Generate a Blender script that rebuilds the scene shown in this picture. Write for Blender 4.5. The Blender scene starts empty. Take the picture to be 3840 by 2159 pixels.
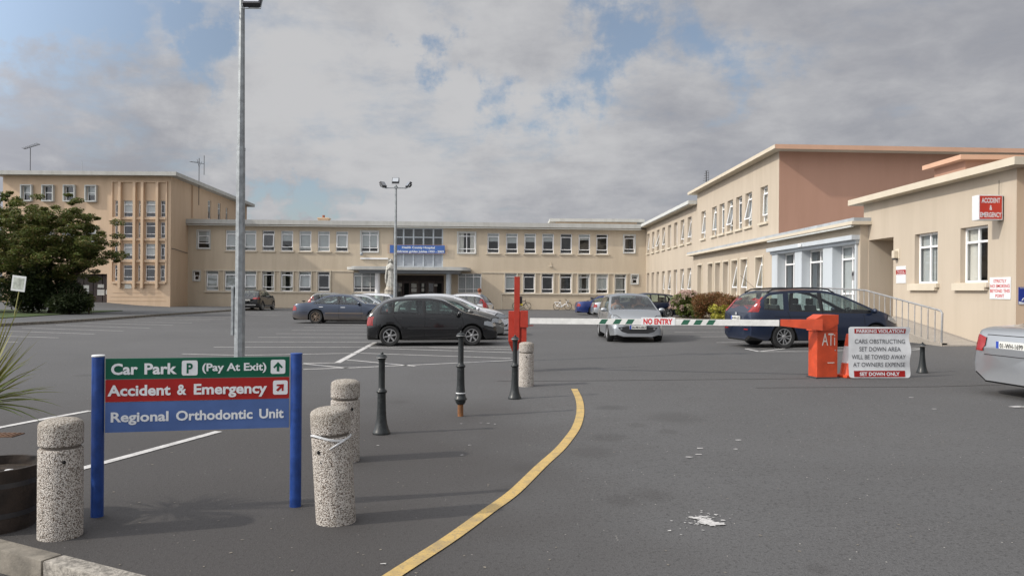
import bpy, bmesh, math, random
from math import radians, sin, cos, pi, sqrt, atan2
from mathutils import Vector, Matrix, noise
from mathutils.bvhtree import BVHTree
random.seed(7)
S = bpy.context.scene
COL = S.collection
# ------------------------------------------------------------------ camera
EYE = 1.62
FP = 1950.0            # focal length in units of a 2575-wide picture
RC, RS = cos(radians(.43)), sin(radians(.43))
cam = bpy.data.cameras.new('camera'); co = bpy.data.objects.new('camera', cam); COL.objects.link(co)
co.location = (0, 0, EYE); co.rotation_euler = (radians(90), radians(-.43), 0)
cam.sensor_width = 36; cam.lens = 36*FP/2575; cam.shift_y = 4.7/2575
cam.clip_start = .05; cam.clip_end = 6000
S.camera = co
# ------------------------------------------------------------------ sun and sky
SUN = Vector((-.784, -.255, .566)).normalized()
sl = bpy.data.lights.new('sun', 'SUN'); sl.energy = 2.9; sl.angle = radians(1.2); sl.color = (1, .93, .82)
so = bpy.data.objects.new('sun', sl); COL.objects.link(so); so.location = (-30, -20, 40)
so.rotation_euler = SUN.to_track_quat('Z', 'Y').to_euler()
S.view_settings.view_transform = 'Standard'; S.view_settings.look = 'None'
S.view_settings.exposure = -.05; S.view_settings.gamma = 1
S.render.resolution_x = 1024; S.render.resolution_y = 575

def ray(px, py):
    dx, dy = px-1287.5, py-728.7
    return Vector(((dx*RC+dy*RS)/FP, 1, (dx*RS-dy*RC)/FP))
def at(px, py, Y):
    r = ray(px, py); return Vector((r.x*Y, Y, EYE+r.z*Y))

class NT:
    def __init__(s, nt): s.nt = nt; s.n = nt.nodes; s.l = nt.links
    def new(s, t, **k):
        n = s.n.new(t)
        for a, b in k.items():
            if hasattr(n, a): setattr(n, a, b)
        return n
    def link(s, a, b): s.l.new(a, b)
    def math(s, op, a, b=None, clamp=False):
        n = s.n.new('ShaderNodeMath'); n.operation = op; n.use_clamp = clamp
        for i, v in enumerate((a, b)):
            if v is None: continue
            if isinstance(v, (int, float)): n.inputs[i].default_value = v
            else: s.l.new(v, n.inputs[i])
        return n.outputs[0]
    def mix(s, f, a, b):
        n = s.n.new('ShaderNodeMix'); n.data_type = 'RGBA'
        for i, v in ((0, f), (6, a), (7, b)):
            if isinstance(v, (int, float)): n.inputs[i].default_value = v
            elif isinstance(v, tuple): n.inputs[i].default_value = (*v[:3], 1)
            else: s.l.new(v, n.inputs[i])
        return n.outputs[2]
    def noise(s, vec, scale, detail=4, rough=.5, dist=0):
        n = s.n.new('ShaderNodeTexNoise'); n.inputs['Scale'].default_value = scale
        n.inputs['Detail'].default_value = detail; n.inputs['Roughness'].default_value = rough
        n.inputs['Distortion'].default_value = dist
        if vec is not None: s.l.new(vec, n.inputs['Vector'])
        return n.outputs['Fac']
    def ramp(s, v, lo, hi, a=0., b=1.):
        n = s.n.new('ShaderNodeMapRange'); n.interpolation_type = 'SMOOTHSTEP'
        for i, x in ((1, lo), (2, hi), (3, a), (4, b)): n.inputs[i].default_value = x
        s.l.new(v, n.inputs[0]); return n.outputs[0]

W = bpy.data.worlds.new('World'); S.world = W; W.use_nodes = True
t = NT(W.node_tree); t.n.clear()
out = t.new('ShaderNodeOutputWorld'); bg = t.new('ShaderNodeBackground'); t.link(bg.outputs[0], out.inputs[0])
sky = t.new('ShaderNodeTexSky'); sky.sky_type = 'NISHITA'; sky.sun_disc = False
sky.sun_elevation = radians(34.5); sky.sun_rotation = radians(252); sky.dust_density = 1.5
tc = t.new('ShaderNodeTexCoord'); D3 = tc.outputs['Generated']
sp = t.new('ShaderNodeSeparateXYZ'); t.link(D3, sp.inputs[0])
zz = t.math('MAXIMUM', t.math('ADD', sp.outputs[2], .24), .10)
cb = t.new('ShaderNodeCombineXYZ')
t.link(t.math('DIVIDE', sp.outputs[0], zz), cb.inputs[0]); t.link(t.math('DIVIDE', sp.outputs[1], zz), cb.inputs[1])
cb.inputs[2].default_value = 3.7
n1 = t.noise(cb.outputs[0], 1.9, 9, .58, .2)
n2 = t.noise(cb.outputs[0], 1.5, 7, .55, .2)
n3 = t.noise(cb.outputs[0], 5.5, 10, .62, .2)
wn = t.new('ShaderNodeTexNoise'); wn.inputs['Scale'].default_value = 5.5; wn.inputs['Detail'].default_value = 7; wn.inputs['Roughness'].default_value = .62; t.link(D3, wn.inputs['Vector'])
w1 = t.new('ShaderNodeVectorMath', operation='SUBTRACT'); t.link(wn.outputs['Color'], w1.inputs[0]); w1.inputs[1].default_value = (.5, .5, .5)
w2 = t.new('ShaderNodeVectorMath', operation='SCALE'); t.link(w1.outputs[0], w2.inputs[0]); w2.inputs[3].default_value = .42
w3 = t.new('ShaderNodeVectorMath', operation='ADD'); t.link(D3, w3.inputs[0]); t.link(w2.outputs[0], w3.inputs[1]); DW = w3.outputs[0]
n4 = t.noise(D3, 7, 5, .55)
def blob(px, py, r, amp):
    d = ray(px, py).normalized()
    v = t.new('ShaderNodeVectorMath', operation='DISTANCE'); t.link(DW, v.inputs[0]); v.inputs[1].default_value = d
    return t.ramp(v.outputs['Value'], 0, r, amp, 0)
bias = None
for b in ((350, 90, .32, .15), (1450, 150, .34, .08), (900, 250, .25, .05), (60, 60, .13, .30), (430, 60, .06, .22), (520, 130, .07, .26), (1130, 130, .06, .16), (1240, 210, .07, .28), (1450, 190, .07, .28), (1600, 100, .09, .25),
          (1780, 130, .08, .22), (1950, 240, .06, .18), (650, 530, .06, .34), (760, 528, .05, .3), (1080, 110, .05, .15), (1500, 40, .08, .18), (0, 70, .1, .15), (1300, 120, .05, .15)):
    o = blob(*b); bias = o if bias is None else t.math('ADD', bias, o)
m = t.math('ADD', t.math('MULTIPLY', n1, .55), t.math('MULTIPLY', n3, .45))
m = t.math('SUBTRACT', m, bias)
mask = t.ramp(m, .15, .45)
shade = t.math('ADD', t.math('MULTIPLY', n2, .62), t.math('MULTIPLY', n3, .38))
dark = None
for b in ((150, 330, .20, .30), (1330, 420, .14, .10), (1800, 450, .3, .06), (2450, 150, .32, .10), (900, 330, .1, .05)):
    o = blob(*b); dark = o if dark is None else t.math('ADD', dark, o)
lite = None
for b in ((740, 210, .15, .16), (1150, 170, .16, .12), (200, 200, .15, .12), (1350, 260, .12, .08), (900, 520, .12, .09), (1500, 350, .12, .05)):
    o = blob(*b); lite = o if lite is None else t.math('ADD', lite, o)
shade = t.math('ADD', t.math('SUBTRACT', shade, dark), lite)
cloud = t.mix(t.ramp(shade, .26, .66), (.36, .37, .41), (.62, .622, .635))
blue = t.new('ShaderNodeVectorMath', operation='SCALE'); t.link(sky.outputs[0], blue.inputs[0]); blue.inputs[3].default_value = .135
veil = t.mix(.30, blue.outputs[0], (.44, .49, .56))
c = t.mix(mask, veil, cloud)
# the cloud cover is brighter round the (hidden) sun
dt = t.new('ShaderNodeVectorMath', operation='DOT_PRODUCT'); t.link(D3, dt.inputs[0]); dt.inputs[1].default_value = SUN
gl = t.ramp(dt.outputs['Value'], .15, 1.0, .93, 4.0)
sc = t.new('ShaderNodeVectorMath', operation='SCALE'); t.link(c, sc.inputs[0]); t.link(gl, sc.inputs[3])
t.link(sc.outputs[0], bg.inputs[0]); bg.inputs[1].default_value = 1.0

# ------------------------------------------------------------------ helpers
def sstep(a, b, x):
    x = min(1, max(0, (x-a)/(b-a))); return x*x*(3-2*x)
def zg(x, y):
    s1 = sstep(4, 10, y)*(1-sstep(22, 50, y))
    return .016*min(16, max(0, x))*s1 - .005*min(52, max(0, y-24))
def G(px, py):
    r = ray(px, py); z = 0
    for _ in range(12):
        tt = (z-EYE)/r.z; x, y = r.x*tt, tt; z = zg(x, y)
    return Vector((x, y, z))

MATS = {}
def principled(name):
    m = bpy.data.materials.new(name); m.use_nodes = True
    return m, NT(m.node_tree), m.node_tree.nodes['Principled BSDF']
def mat(name, col, rough=.6, metal=0, var=.0, scale=4, bump=0, bscale=60, spec=None, coat=0, emis=None, dirt=None):
    if name in MATS: return MATS[name]
    m, t, p = principled(name); MATS[name] = m
    p.inputs['Base Color'].default_value = (*col, 1); p.inputs['Roughness'].default_value = rough
    p.inputs['Metallic'].default_value = metal
    if spec is not None: p.inputs['Specular IOR Level'].default_value = spec
    if coat: p.inputs['Coat Weight'].default_value = coat; p.inputs['Coat Roughness'].default_value = .06
    tc = t.new('ShaderNodeTexCoord'); v = tc.outputs['Object']
    if var:
        n = t.noise(v, scale, 5, .6)
        a = tuple(x*(1-var) for x in col); b = tuple(min(1, x*(1+var)) for x in col)
        c = t.mix(t.ramp(n, .3, .7), a, b)
        if dirt:
            n = t.noise(v, scale*3.1, 6, .65)
            c = t.mix(t.ramp(n, .56, .72, 0, dirt[3]), c, dirt[:3])
        t.link(c, p.inputs['Base Color'])
        r = t.ramp(t.noise(v, scale*2, 3), .3, .7, max(.02, rough-.08), min(1, rough+.08)); t.link(r, p.inputs['Roughness'])
    if bump:
        b = t.new('ShaderNodeBump'); b.inputs['Strength'].default_value = bump; b.inputs['Distance'].default_value = .01
        t.link(t.noise(v, bscale, 4, .6), b.inputs['Height']); t.link(b.outputs[0], p.inputs['Normal'])
    return m
def wallmat(name, col, streak=.10):
    m, t, p = principled(name); MATS[name] = m
    g = t.new('ShaderNodeNewGeometry'); v = g.outputs['Position']
    mp = t.new('ShaderNodeMapping'); mp.inputs['Scale'].default_value = (1, 1, .12); t.link(v, mp.inputs[0])
    n = t.noise(mp.outputs[0], 1.6, 6, .65); n2 = t.noise(v, .35, 3); mp2 = t.new('ShaderNodeMapping'); mp2.inputs['Scale'].default_value = (1, 1, .05); t.link(v, mp2.inputs[0]); n3 = t.noise(mp2.outputs[0], 6, 5, .7)
    c = t.mix(t.ramp(n, .35, .75), col, tuple(x*(1-streak)*(.98, .97, .95)[i] for i, x in enumerate(col)))
    c = t.mix(t.ramp(n2, .35, .7, 0, .5), c, tuple(x*(1-streak*.7) for x in col))
    c = t.mix(t.ramp(n3, .62, .80, 0, .28), c, tuple(x*.82 for x in col))
    t.link(c, p.inputs['Base Color']); p.inputs['Roughness'].default_value = .85
    p.inputs['Specular IOR Level'].default_value = .2
    b = t.new('ShaderNodeBump'); b.inputs['Strength'].default_value = .25; b.inputs['Distance'].default_value = .01
    t.link(t.noise(v, 25, 5, .7), b.inputs['Height']); t.link(b.outputs[0], p.inputs['Normal'])
    return m
def glassmat(name, tint=(.55, .6, .6), refl=1.0, rough=.02):
    m = bpy.data.materials.new(name); m.use_nodes = True; t = NT(m.node_tree); t.n.clear(); MATS[name] = m
    o = t.new('ShaderNodeOutputMaterial'); mx = t.new('ShaderNodeMixShader'); tr = t.new('ShaderNodeBsdfTransparent')
    gl = t.new('ShaderNodeBsdfGlossy'); gl.inputs['Roughness'].default_value = rough; gl.inputs['Color'].default_value = (.95, .97, 1, 1)
    tr.inputs[0].default_value = (*tint, 1); fr = t.new('ShaderNodeLayerWeight'); fr.inputs[0].default_value = .5
    f = t.math('ADD', t.math('MULTIPLY', t.math('POWER', fr.outputs['Facing'], 4.2), .85*refl), .07*refl, True)
    t.link(f, mx.inputs[0]); t.link(tr.outputs[0], mx.inputs[1]); t.link(gl.outputs[0], mx.inputs[2]); t.link(mx.outputs[0], o.inputs[0])
    return m

def tag(o, label=None, cat=None, group=None, kind=None):
    if label: o['label'] = label
    if cat: o['category'] = cat
    if group: o['group'] = group
    if kind: o['kind'] = kind
    return o
def empty(name, loc=(0, 0, 0), rz=0, label=None, cat=None, group=None):
    o = bpy.data.objects.new(name, None); COL.objects.link(o); o.location = loc; o.rotation_euler = (0, 0, rz)
    o.empty_display_size = .2
    return tag(o, label, cat, group)
def copy_tree(o, parent=None):
    c = o.copy(); COL.objects.link(c); c.parent = parent
    for ch in list(o.children): copy_tree(ch, c)
    return c

class MB:
    """collects geometry; build() links it as one mesh object"""
    def __init__(s, org=(0, 0, 0)): s.v = []; s.f = []; s.org = Vector(org)
    def add(s, vs, fs, M=None):
        k = len(s.v)
        for p in vs:
            p = Vector(p); s.v.append(M @ p if M else p)
        for f in fs: s.f.append(tuple(i+k for i in f))
        return s
    def quad(s, a, b, c, d): return s.add((a, b, c, d), ((0, 1, 2, 3),))
    def box(s, c, size, M=None, bev=0):
        x, y, z = (q/2 for q in size); cx, cy, cz = c
        if bev:
            bm = bmesh.new(); bmesh.ops.create_cube(bm, size=1)
            for v in bm.verts: v.co = Vector((v.co.x*size[0]+cx, v.co.y*size[1]+cy, v.co.z*size[2]+cz))
            bmesh.ops.bevel(bm, geom=bm.edges[:], offset=bev, segments=2, affect='EDGES', profile=.6)
            bm.verts.index_update()
            s.add([v.co.copy() for v in bm.verts], [[v.index for v in f.verts] for f in bm.faces], M); bm.free(); return s
        vs = [(cx+i*x, cy+j*y, cz+k*z) for k in (-1, 1) for j in (-1, 1) for i in (-1, 1)]
        return s.add(vs, ((0, 2, 3, 1), (4, 5, 7, 6), (0, 1, 5, 4), (2, 6, 7, 3), (0, 4, 6, 2), (1, 3, 7, 5)), M)
    def tube(s, pts, r, n=8, cap=True):
        pts = [Vector(p) for p in pts]; rs = r if isinstance(r, (list, tuple)) else [r]*len(pts)
        k = len(s.v); prev = None
        for i, p in enumerate(pts):
            d = (pts[min(i+1, len(pts)-1)]-pts[max(i-1, 0)]).normalized()
            a = Vector((0, 0, 1)) if abs(d.z) < .9 else Vector((1, 0, 0))
            if prev is not None: a = prev
            e1 = (a-d*a.dot(d)).normalized(); e2 = d.cross(e1); prev = e1
            for j in range(n):
                t_ = 2*pi*j/n; s.v.append(p+(e1*cos(t_)+e2*sin(t_))*rs[i])
        for i in range(len(pts)-1):
            for j in range(n):
                s.f.append((k+i*n+j, k+i*n+(j+1) % n, k+(i+1)*n+(j+1) % n, k+(i+1)*n+j))
        if cap:
            s.f.append(tuple(k+j for j in range(n))[::-1]); s.f.append(tuple(k+(len(pts)-1)*n+j for j in range(n)))
        return s
    def lathe(s, prof, n=24, M=None, c=(0, 0, 0), cap=True):
        vs, fs = [], []
        for r, z in prof:
            for j in range(n):
                a = 2*pi*j/n; vs.append((c[0]+r*cos(a), c[1]+r*sin(a), c[2]+z))
        for i in range(len(prof)-1):
            for j in range(n):
                fs.append((i*n+j, i*n+(j+1) % n, (i+1)*n+(j+1) % n, (i+1)*n+j))
        if cap: fs.append(tuple(range(n))[::-1]); fs.append(tuple((len(prof)-1)*n+j for j in range(n)))
        return s.add(vs, fs, M)
    def prism(s, poly, a, b, M=None):
        """poly in xy, extruded in z from a to b"""
        n = len(poly); vs = [(x, y, a) for x, y in poly]+[(x, y, b) for x, y in poly]
        fs = [tuple(range(n))[::-1], tuple(range(n, 2*n))]+[(i, (i+1) % n, n+(i+1) % n, n+i) for i in range(n)]
        return s.add(vs, fs, M)
    def ball(s, c, r, n=12, M=None):
        rx, ry, rz = r if isinstance(r, (tuple, list)) else (r, r, r); vs, fs = [], []; h = n//2+1
        for i in range(h+1):
            ph = pi*i/h
            for j in range(n):
                a = 2*pi*j/n; q = max(sin(ph), .001)
                vs.append((c[0]+rx*q*cos(a), c[1]+ry*q*sin(a), c[2]+rz*cos(ph)))
        for i in range(h):
            for j in range(n): fs.append((i*n+j, i*n+(j+1) % n, (i+1)*n+(j+1) % n, (i+1)*n+j))
        return s.add(vs, fs, M)
    def build(s, name, m, parent=None, smooth=False, loc=None, fix=True):
        me = bpy.data.meshes.new(name); me.from_pydata([v-s.org for v in s.v], [], s.f)
        if fix:
            bm = bmesh.new(); bm.from_mesh(me); bmesh.ops.recalc_face_normals(bm, faces=bm.faces); bm.to_mesh(me); bm.free()
        if smooth:
            for p in me.polygons: p.use_smooth = True
            me.set_sharp_from_angle(angle=radians(smooth if smooth > 1 else 38))
        me.materials.append(m if not isinstance(m, str) else MATS[m])
        o = bpy.data.objects.new(name, me); COL.objects.link(o); o.parent = parent
        if loc is not None: o.location = loc
        return o
def RZ(a): return Matrix.Rotation(a, 4, 'Z')
def T(x, y, z): return Matrix.Translation((x, y, z))
def frame(o, ex, ez, sx=1):
    """matrix whose local x -> ex, y(text up) -> ez"""
    ex = Vector(ex).normalized(); ez = Vector(ez).normalized(); n = ex.cross(ez)
    M = Matrix.Identity(4)
    for i in range(3): M[i][0] = ex[i]; M[i][1] = ez[i]; M[i][2] = n[i]; M[i][3] = o[i]
    return M
def text_mb(mb, s, c, ex, ez, w, h, bold=.0, depth=.004, shear=0, space=1):
    """text fitted into a box w x h centred at c; h is the cap height"""
    cu = bpy.data.curves.new('t', 'FONT'); cu.body = s; cu.size = 1; cu.extrude = 0; cu.offset = bold; cu.resolution_u = 3
    cu.space_character = space; cu.shear = shear
    o = bpy.data.objects.new('t', cu); COL.objects.link(o); dg = bpy.context.evaluated_depsgraph_get(); dg.update()
    me = bpy.data.meshes.new_from_object(o.evaluated_get(dg)); bpy.data.objects.remove(o); bpy.data.curves.remove(cu)
    xs = [v.co.x for v in me.vertices]; x0, x1 = min(xs), max(xs)
    cap = .73; k = h/cap; kx = w/(x1-x0) if w else k
    M = frame(c, ex, ez)
    vs = [((v.co.x-(x0+x1)/2)*kx, (v.co.y-cap/2)*k, depth) for v in me.vertices]
    mb.add(vs, [tuple(p.vertices) for p in me.polygons], M); bpy.data.meshes.remove(me)
    return mb

# ------------------------------------------------------------------ materials
wallmat('cream', (.50, .43, .345), .10); wallmat('cream_dull', (.56, .475, .365), .10); wallmat('tan', (.62, .465, .33), .10); wallmat('salmon', (.415, .245, .178), .08)
wallmat('trim_cream', (.60, .535, .43), .08); wallmat('fascia', (.50, .50, .475), .18); wallmat('pale_trim', (.56, .575, .56), .1)
wallmat('salmon_trim', (.58, .36, .25), .08); wallmat('roofing', (.25, .26, .27), .2); wallmat('lead', (.42, .45, .48), .3)
wallmat('blue_frame', (.50, .54, .575), .08); wallmat('grey_panel', (.36, .385, .42), .06); wallmat('soffit', (.5, .46, .38), .1)
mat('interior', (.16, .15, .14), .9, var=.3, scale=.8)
mat('white_frame', (.86, .86, .86), .4); mat('blind', (.52, .515, .51), .8, var=.05); mat('curtain', (.78, .72, .66), .8)
glassmat('glass', (.80, .84, .84), 1.0); glassmat('car_glass', (.62, .70, .67), 1.0); glassmat('screen', (.55, .60, .58), 1.2)
mat('galv', (.29, .31, .32), .5, .35, var=.22, scale=9, bump=.1); mat('dark_metal', (.05, .05, .055), .45, .2)
mat('black_iron', (.013, .016, .017), .38, 0, var=.4, scale=18, spec=.5, dirt=(.10, .11, .10, .35)); mat('steel', (.42, .42, .42), .4, .6, var=.15)
mat('red_box', (.37, .030, .014), .45, var=.12, scale=6); mat('orange_box', (.50, .060, .018), .5, var=.15, scale=5, dirt=(.16, .06, .04, .35)); mat('silver_text', (.62, .58, .52), .5)
mat('white_paint', (.62, .62, .60), .5, var=.08, scale=7, dirt=(.35, .34, .32, .4)); mat('green_paint', (.01, .09, .05), .5); mat('red_paint', (.50, .012, .014), .5)
mat('sign_red', (.31, .012, .010), .6, var=.08, spec=.3); mat('sign_green', (.001, .085, .045), .6, var=.08, spec=.3); mat('sign_blue', (.065, .118, .29), .6, var=.10, spec=.3); mat('post_blue', (.010, .048, .22), .45, var=.2, scale=12)
mat('sign_white', (.66, .67, .68), .5, var=.06, scale=8); mat('letter_grey', (.07, .075, .085), .6); mat('letter_white', (.66, .68, .70), .6)
mat('tyre', (.02, .02, .02), .8, var=.2); mat('rim', (.42, .42, .42), .35, .7); mat('rim_dirty', (.22, .17, .13), .6, .3); mat('under', (.012, .012, .012), .9)
mat('seat', (.05, .05, .055), .9); mat('seat_light', (.30, .28, .26), .9); mat('lamp_red', (.27, .006, .005), .25, coat=.5); mat('lamp_clear', (.36, .38, .40), .15, .6, coat=1)
mat('plate', (.66, .66, .62), .5); mat('plate_blue', (.02, .06, .35), .5); mat('plate_text', (.02, .02, .02), .6); mat('chrome', (.6, .6, .6), .2, .9); mat('black_plastic', (.02, .02, .022), .5); mat('gap', (.004, .004, .004), .9)
mat('wood_brown', (.20, .085, .03), .8, var=.3, scale=12); mat('dark_door', (.03, .016, .012), .5, var=.3); mat('paper', (.6, .6, .56), .8); mat('bark', (.09, .065, .045), .95, var=.4, scale=9, bump=.6)
mat('stone', (.36, .33, .28), .9, var=.35, scale=5, bump=.8, bscale=9); mat('statue', (.50, .49, .45), .8, var=.25, scale=5, dirt=(.12, .12, .11, .6)); mat('brick', (.32, .12, .07), .9)
mat('skin', (.5, .27, .19), .6); mat('hair_red', (.20, .055, .02), .7); mat('hair_dark', (.03, .02, .015), .7); mat('cloth_dark', (.03, .035, .05), .9); mat('cloth_grey', (.3, .3, .32), .9)
mat('yellow', (.62, .55, .05), .6); mat('cone_orange', (.62, .07, .02), .5); mat('reflect', (.6, .6, .6), .5); mat('soil', (.035, .024, .016), .95, var=.4, scale=14, bump=.8)
def rand_leaf(name, cols, rough=.6, trans=.3):
    m, t, p = principled(name); MATS[name] = m
    g = t.new('ShaderNodeNewGeometry'); cr = t.new('ShaderNodeValToRGB'); t.link(g.outputs['Random Per Island'], cr.inputs[0])
    e = cr.color_ramp.elements
    for i, c in enumerate(cols):
        q = e[i] if i < 2 else e.new(1)
        q.position = i/(len(cols)-1); q.color = (*c, 1)
    t.link(cr.outputs[0], p.inputs['Base Color']); p.inputs['Roughness'].default_value = rough; p.inputs['Specular IOR Level'].default_value = .3
    tb = t.new('ShaderNodeBsdfTranslucent'); t.link(cr.outputs[0], tb.inputs[0]); mx = t.new('ShaderNodeMixShader'); mx.inputs[0].default_value = trans
    o = [n for n in t.n if n.type == 'OUTPUT_MATERIAL'][0]; t.link(p.outputs[0], mx.inputs[1]); t.link(tb.outputs[0], mx.inputs[2]); t.link(mx.outputs[0], o.inputs[0])
rand_leaf('leaf', [(.06, .085, .022), (.105, .14, .032), (.15, .185, .05), (.20, .15, .055), (.085, .115, .032)])
rand_leaf('leaf_dark', [(.018, .03, .012), (.03, .045, .016), (.045, .06, .02)])
rand_leaf('leaf_rust', [(.15, .055, .025), (.20, .09, .035), (.12, .10, .035), (.25, .09, .045), (.10, .11, .03)])
rand_leaf('leaf_green', [(.10, .15, .03), (.16, .2, .05), (.08, .11, .03), (.2, .17, .07)])
rand_leaf('leaf_yellow', [(.38, .34, .05), (.5, .46, .10), (.22, .26, .04)])
rand_leaf('petal', [(.62, .44, .40), (.68, .54, .48), (.5, .34, .33), (.6, .48, .34)], .8)
rand_leaf('blade', [(.09, .14, .025), (.15, .20, .04), (.2, .18, .05), (.05, .08, .02)], .5)
def aggregate():
    m, t, p = principled('aggregate'); MATS['aggregate'] = m
    tc = t.new('ShaderNodeTexCoord'); v = tc.outputs['Object']
    vo = t.new('ShaderNodeTexVoronoi'); vo.inputs['Scale'].default_value = 150; t.link(v, vo.inputs['Vector'])
    bw = t.new('ShaderNodeSeparateColor'); t.link(vo.outputs['Color'], bw.inputs[0])
    c = t.mix(bw.outputs[0], (.46, .41, .36), (.72, .68, .63))
    c = t.mix(t.ramp(bw.outputs[1], .72, .9), c, (.16, .12, .09))
    c = t.mix(t.ramp(vo.outputs['Distance'], .50, .80), c, (.12, .105, .09))
    sx = t.new('ShaderNodeSeparateXYZ'); t.link(v, sx.inputs[0])
    c = t.mix(t.math('MULTIPLY', t.ramp(sx.outputs[2], .60, .76), .35), c, (.26, .23, .18))
    c = t.mix(t.ramp(t.noise(v, 6, 5), .50, .80, 0, .30), c, (.2, .18, .15))
    t.link(c, p.inputs['Base Color']); p.inputs['Roughness'].default_value = .9
    b = t.new('ShaderNodeBump'); b.inputs['Strength'].default_value = 1; b.inputs['Distance'].default_value = .006
    t.link(t.math('SUBTRACT', 1, vo.outputs['Distance']), b.inputs['Height']); t.link(b.outputs[0], p.inputs['Normal'])
aggregate()
def asphalt(name, base, worn=False):
    m, t, p = principled(name); MATS[name] = m
    g = t.new('ShaderNodeNewGeometry'); v = g.outputs['Position']
    big = t.noise(v, .12, 4, .55, .4); mid = t.noise(v, .9, 6, .65); fine = t.noise(v, 95, 3, .7); f2 = t.noise(v, 32, 3, .7)
    lo = tuple(b*.78 for b in base); hi = tuple(b*1.18 for b in base)
    c = t.mix(t.ramp(big, .3, .7), lo, hi)
    c = t.mix(t.ramp(mid, .40, .75, 0, .45), c, (base[0]*.80, base[1]*.77, base[2]*.74))
    st = t.new('ShaderNodeMapping'); st.inputs['Scale'].default_value = (.16, 1.1, 1); st.inputs['Rotation'].default_value = (0, 0, .25); t.link(v, st.inputs[0])
    c = t.mix(t.ramp(t.noise(st.outputs[0], 1.1, 5, .6, .5), .60, .74, 0, .30), c, tuple(b*.6 for b in base))
    c = t.mix(t.ramp(fine, .36, .66, .0, .7), c, tuple(b*1.6 for b in base))
    c = t.mix(t.ramp(f2, .50, .70, 0, .6), c, tuple(b*.4 for b in base))
    vo = t.new('ShaderNodeTexVoronoi'); vo.inputs['Scale'].default_value = 30; t.link(v, vo.inputs['Vector'])
    sc = t.new('ShaderNodeSeparateColor'); t.link(vo.outputs['Color'], sc.inputs[0])
    sel = t.math('MULTIPLY', t.math('GREATER_THAN', sc.outputs[0], .975), t.math('LESS_THAN', vo.outputs['Distance'], .16))
    c = t.mix(sel, c, (.42, .40, .37))
    if worn:      # the island by the kerb was laid with coarser, darker tarmac
        sx = t.new('ShaderNodeSeparateXYZ'); t.link(v, sx.inputs[0]); wob = t.math('MULTIPLY', t.math('SUBTRACT', t.noise(v, .8, 4), .5), 2.2)
        for px, py, r in ((1563, 1256, .20), (1640, 1243, .24), (1600, 1068, .16), (1490, 1137, .30), (1680, 1085, .14), (1530, 1100, .25), (1320, 1175, .22), (1290, 1230, .18), (2060, 1430, .12), (1700, 1050, .5), (1000, 1010, .25)):
            g5 = G(px, py); dd = t.new('ShaderNodeVectorMath', operation='DISTANCE'); mq = t.new('ShaderNodeMapping'); mq.inputs['Location'].default_value = (-g5.x, -g5.y*.8, 0); mq.inputs['Scale'].default_value = (1, .8, 0); t.link(v, mq.inputs[0]); t.link(mq.outputs[0], dd.inputs[0]); dd.inputs[1].default_value = (0, 0, 0)
            c = t.mix(t.ramp(t.math('ADD', dd.outputs['Value'], t.math('MULTIPLY', t.math('SUBTRACT', mid, .5), r*1.6)), r*.35, r, .26, 0), c, (.035, .033, .032))
        f = t.math('MULTIPLY', t.ramp(t.math('ADD', sx.outputs[0], wob), 1.6, -.9), t.ramp(t.math('ADD', sx.outputs[1], wob), 13.5, 8)); c = t.mix(t.math('MULTIPLY', f, .62), c, (.042, .037, .035))
    # dark spots (oil, tyre scuffs)
    vb = t.new('ShaderNodeTexVoronoi'); vb.inputs['Scale'].default_value = .55; vb.inputs['Randomness'].default_value = 1; t.link(v, vb.inputs['Vector'])
    s2 = t.new('ShaderNodeSeparateColor'); t.link(vb.outputs['Color'], s2.inputs[0])
    spot = t.math('MULTIPLY', t.math('GREATER_THAN', s2.outputs[1], .72), t.ramp(t.math('ADD', vb.outputs['Distance'], t.math('MULTIPLY', mid, .3)), .20, .32, .38, 0))
    c = t.mix(spot, c, tuple(b*.45 for b in base))
    t.link(c, p.inputs['Base Color']); p.inputs['Roughness'].default_value = .85; p.inputs['Specular IOR Level'].default_value = .35
    b = t.new('ShaderNodeBump'); b.inputs['Strength'].default_value = .7; b.inputs['Distance'].default_value = .006
    t.link(t.math('ADD', fine, f2), b.inputs['Height']); t.link(b.outputs[0], p.inputs['Normal'])
asphalt('asphalt', (.081, .0805, .0815), True); asphalt('path', (.085, .087, .09)); asphalt('ramp_conc', (.30, .27, .235))
mat('kerbstone', (.20, .18, .15), .9, var=.3, scale=7, bump=.5, bscale=40, dirt=(.12, .11, .09, .6)); mat('grass', (.045, .075, .015), .95, var=.35, scale=3, bump=1, bscale=25)
def paintline(name, col):
    m, t, p = principled(name); MATS[name] = m
    g = t.new('ShaderNodeNewGeometry'); v = g.outputs['Position']
    c = t.mix(t.ramp(t.noise(v, 5, 6, .7), .42, .70, 0, .8), col, tuple(.45*x+.06 for x in col))
    c = t.mix(t.ramp(t.noise(v, 60, 3, .7), .54, .66, 0, .65), c, (.14, .135, .13))
    t.link(c, p.inputs['Base Color']); p.inputs['Roughness'].default_value = .8
paintline('line_white', (.54, .53, .52)); paintline('line_yellow', (.50, .345, .12))
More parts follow.
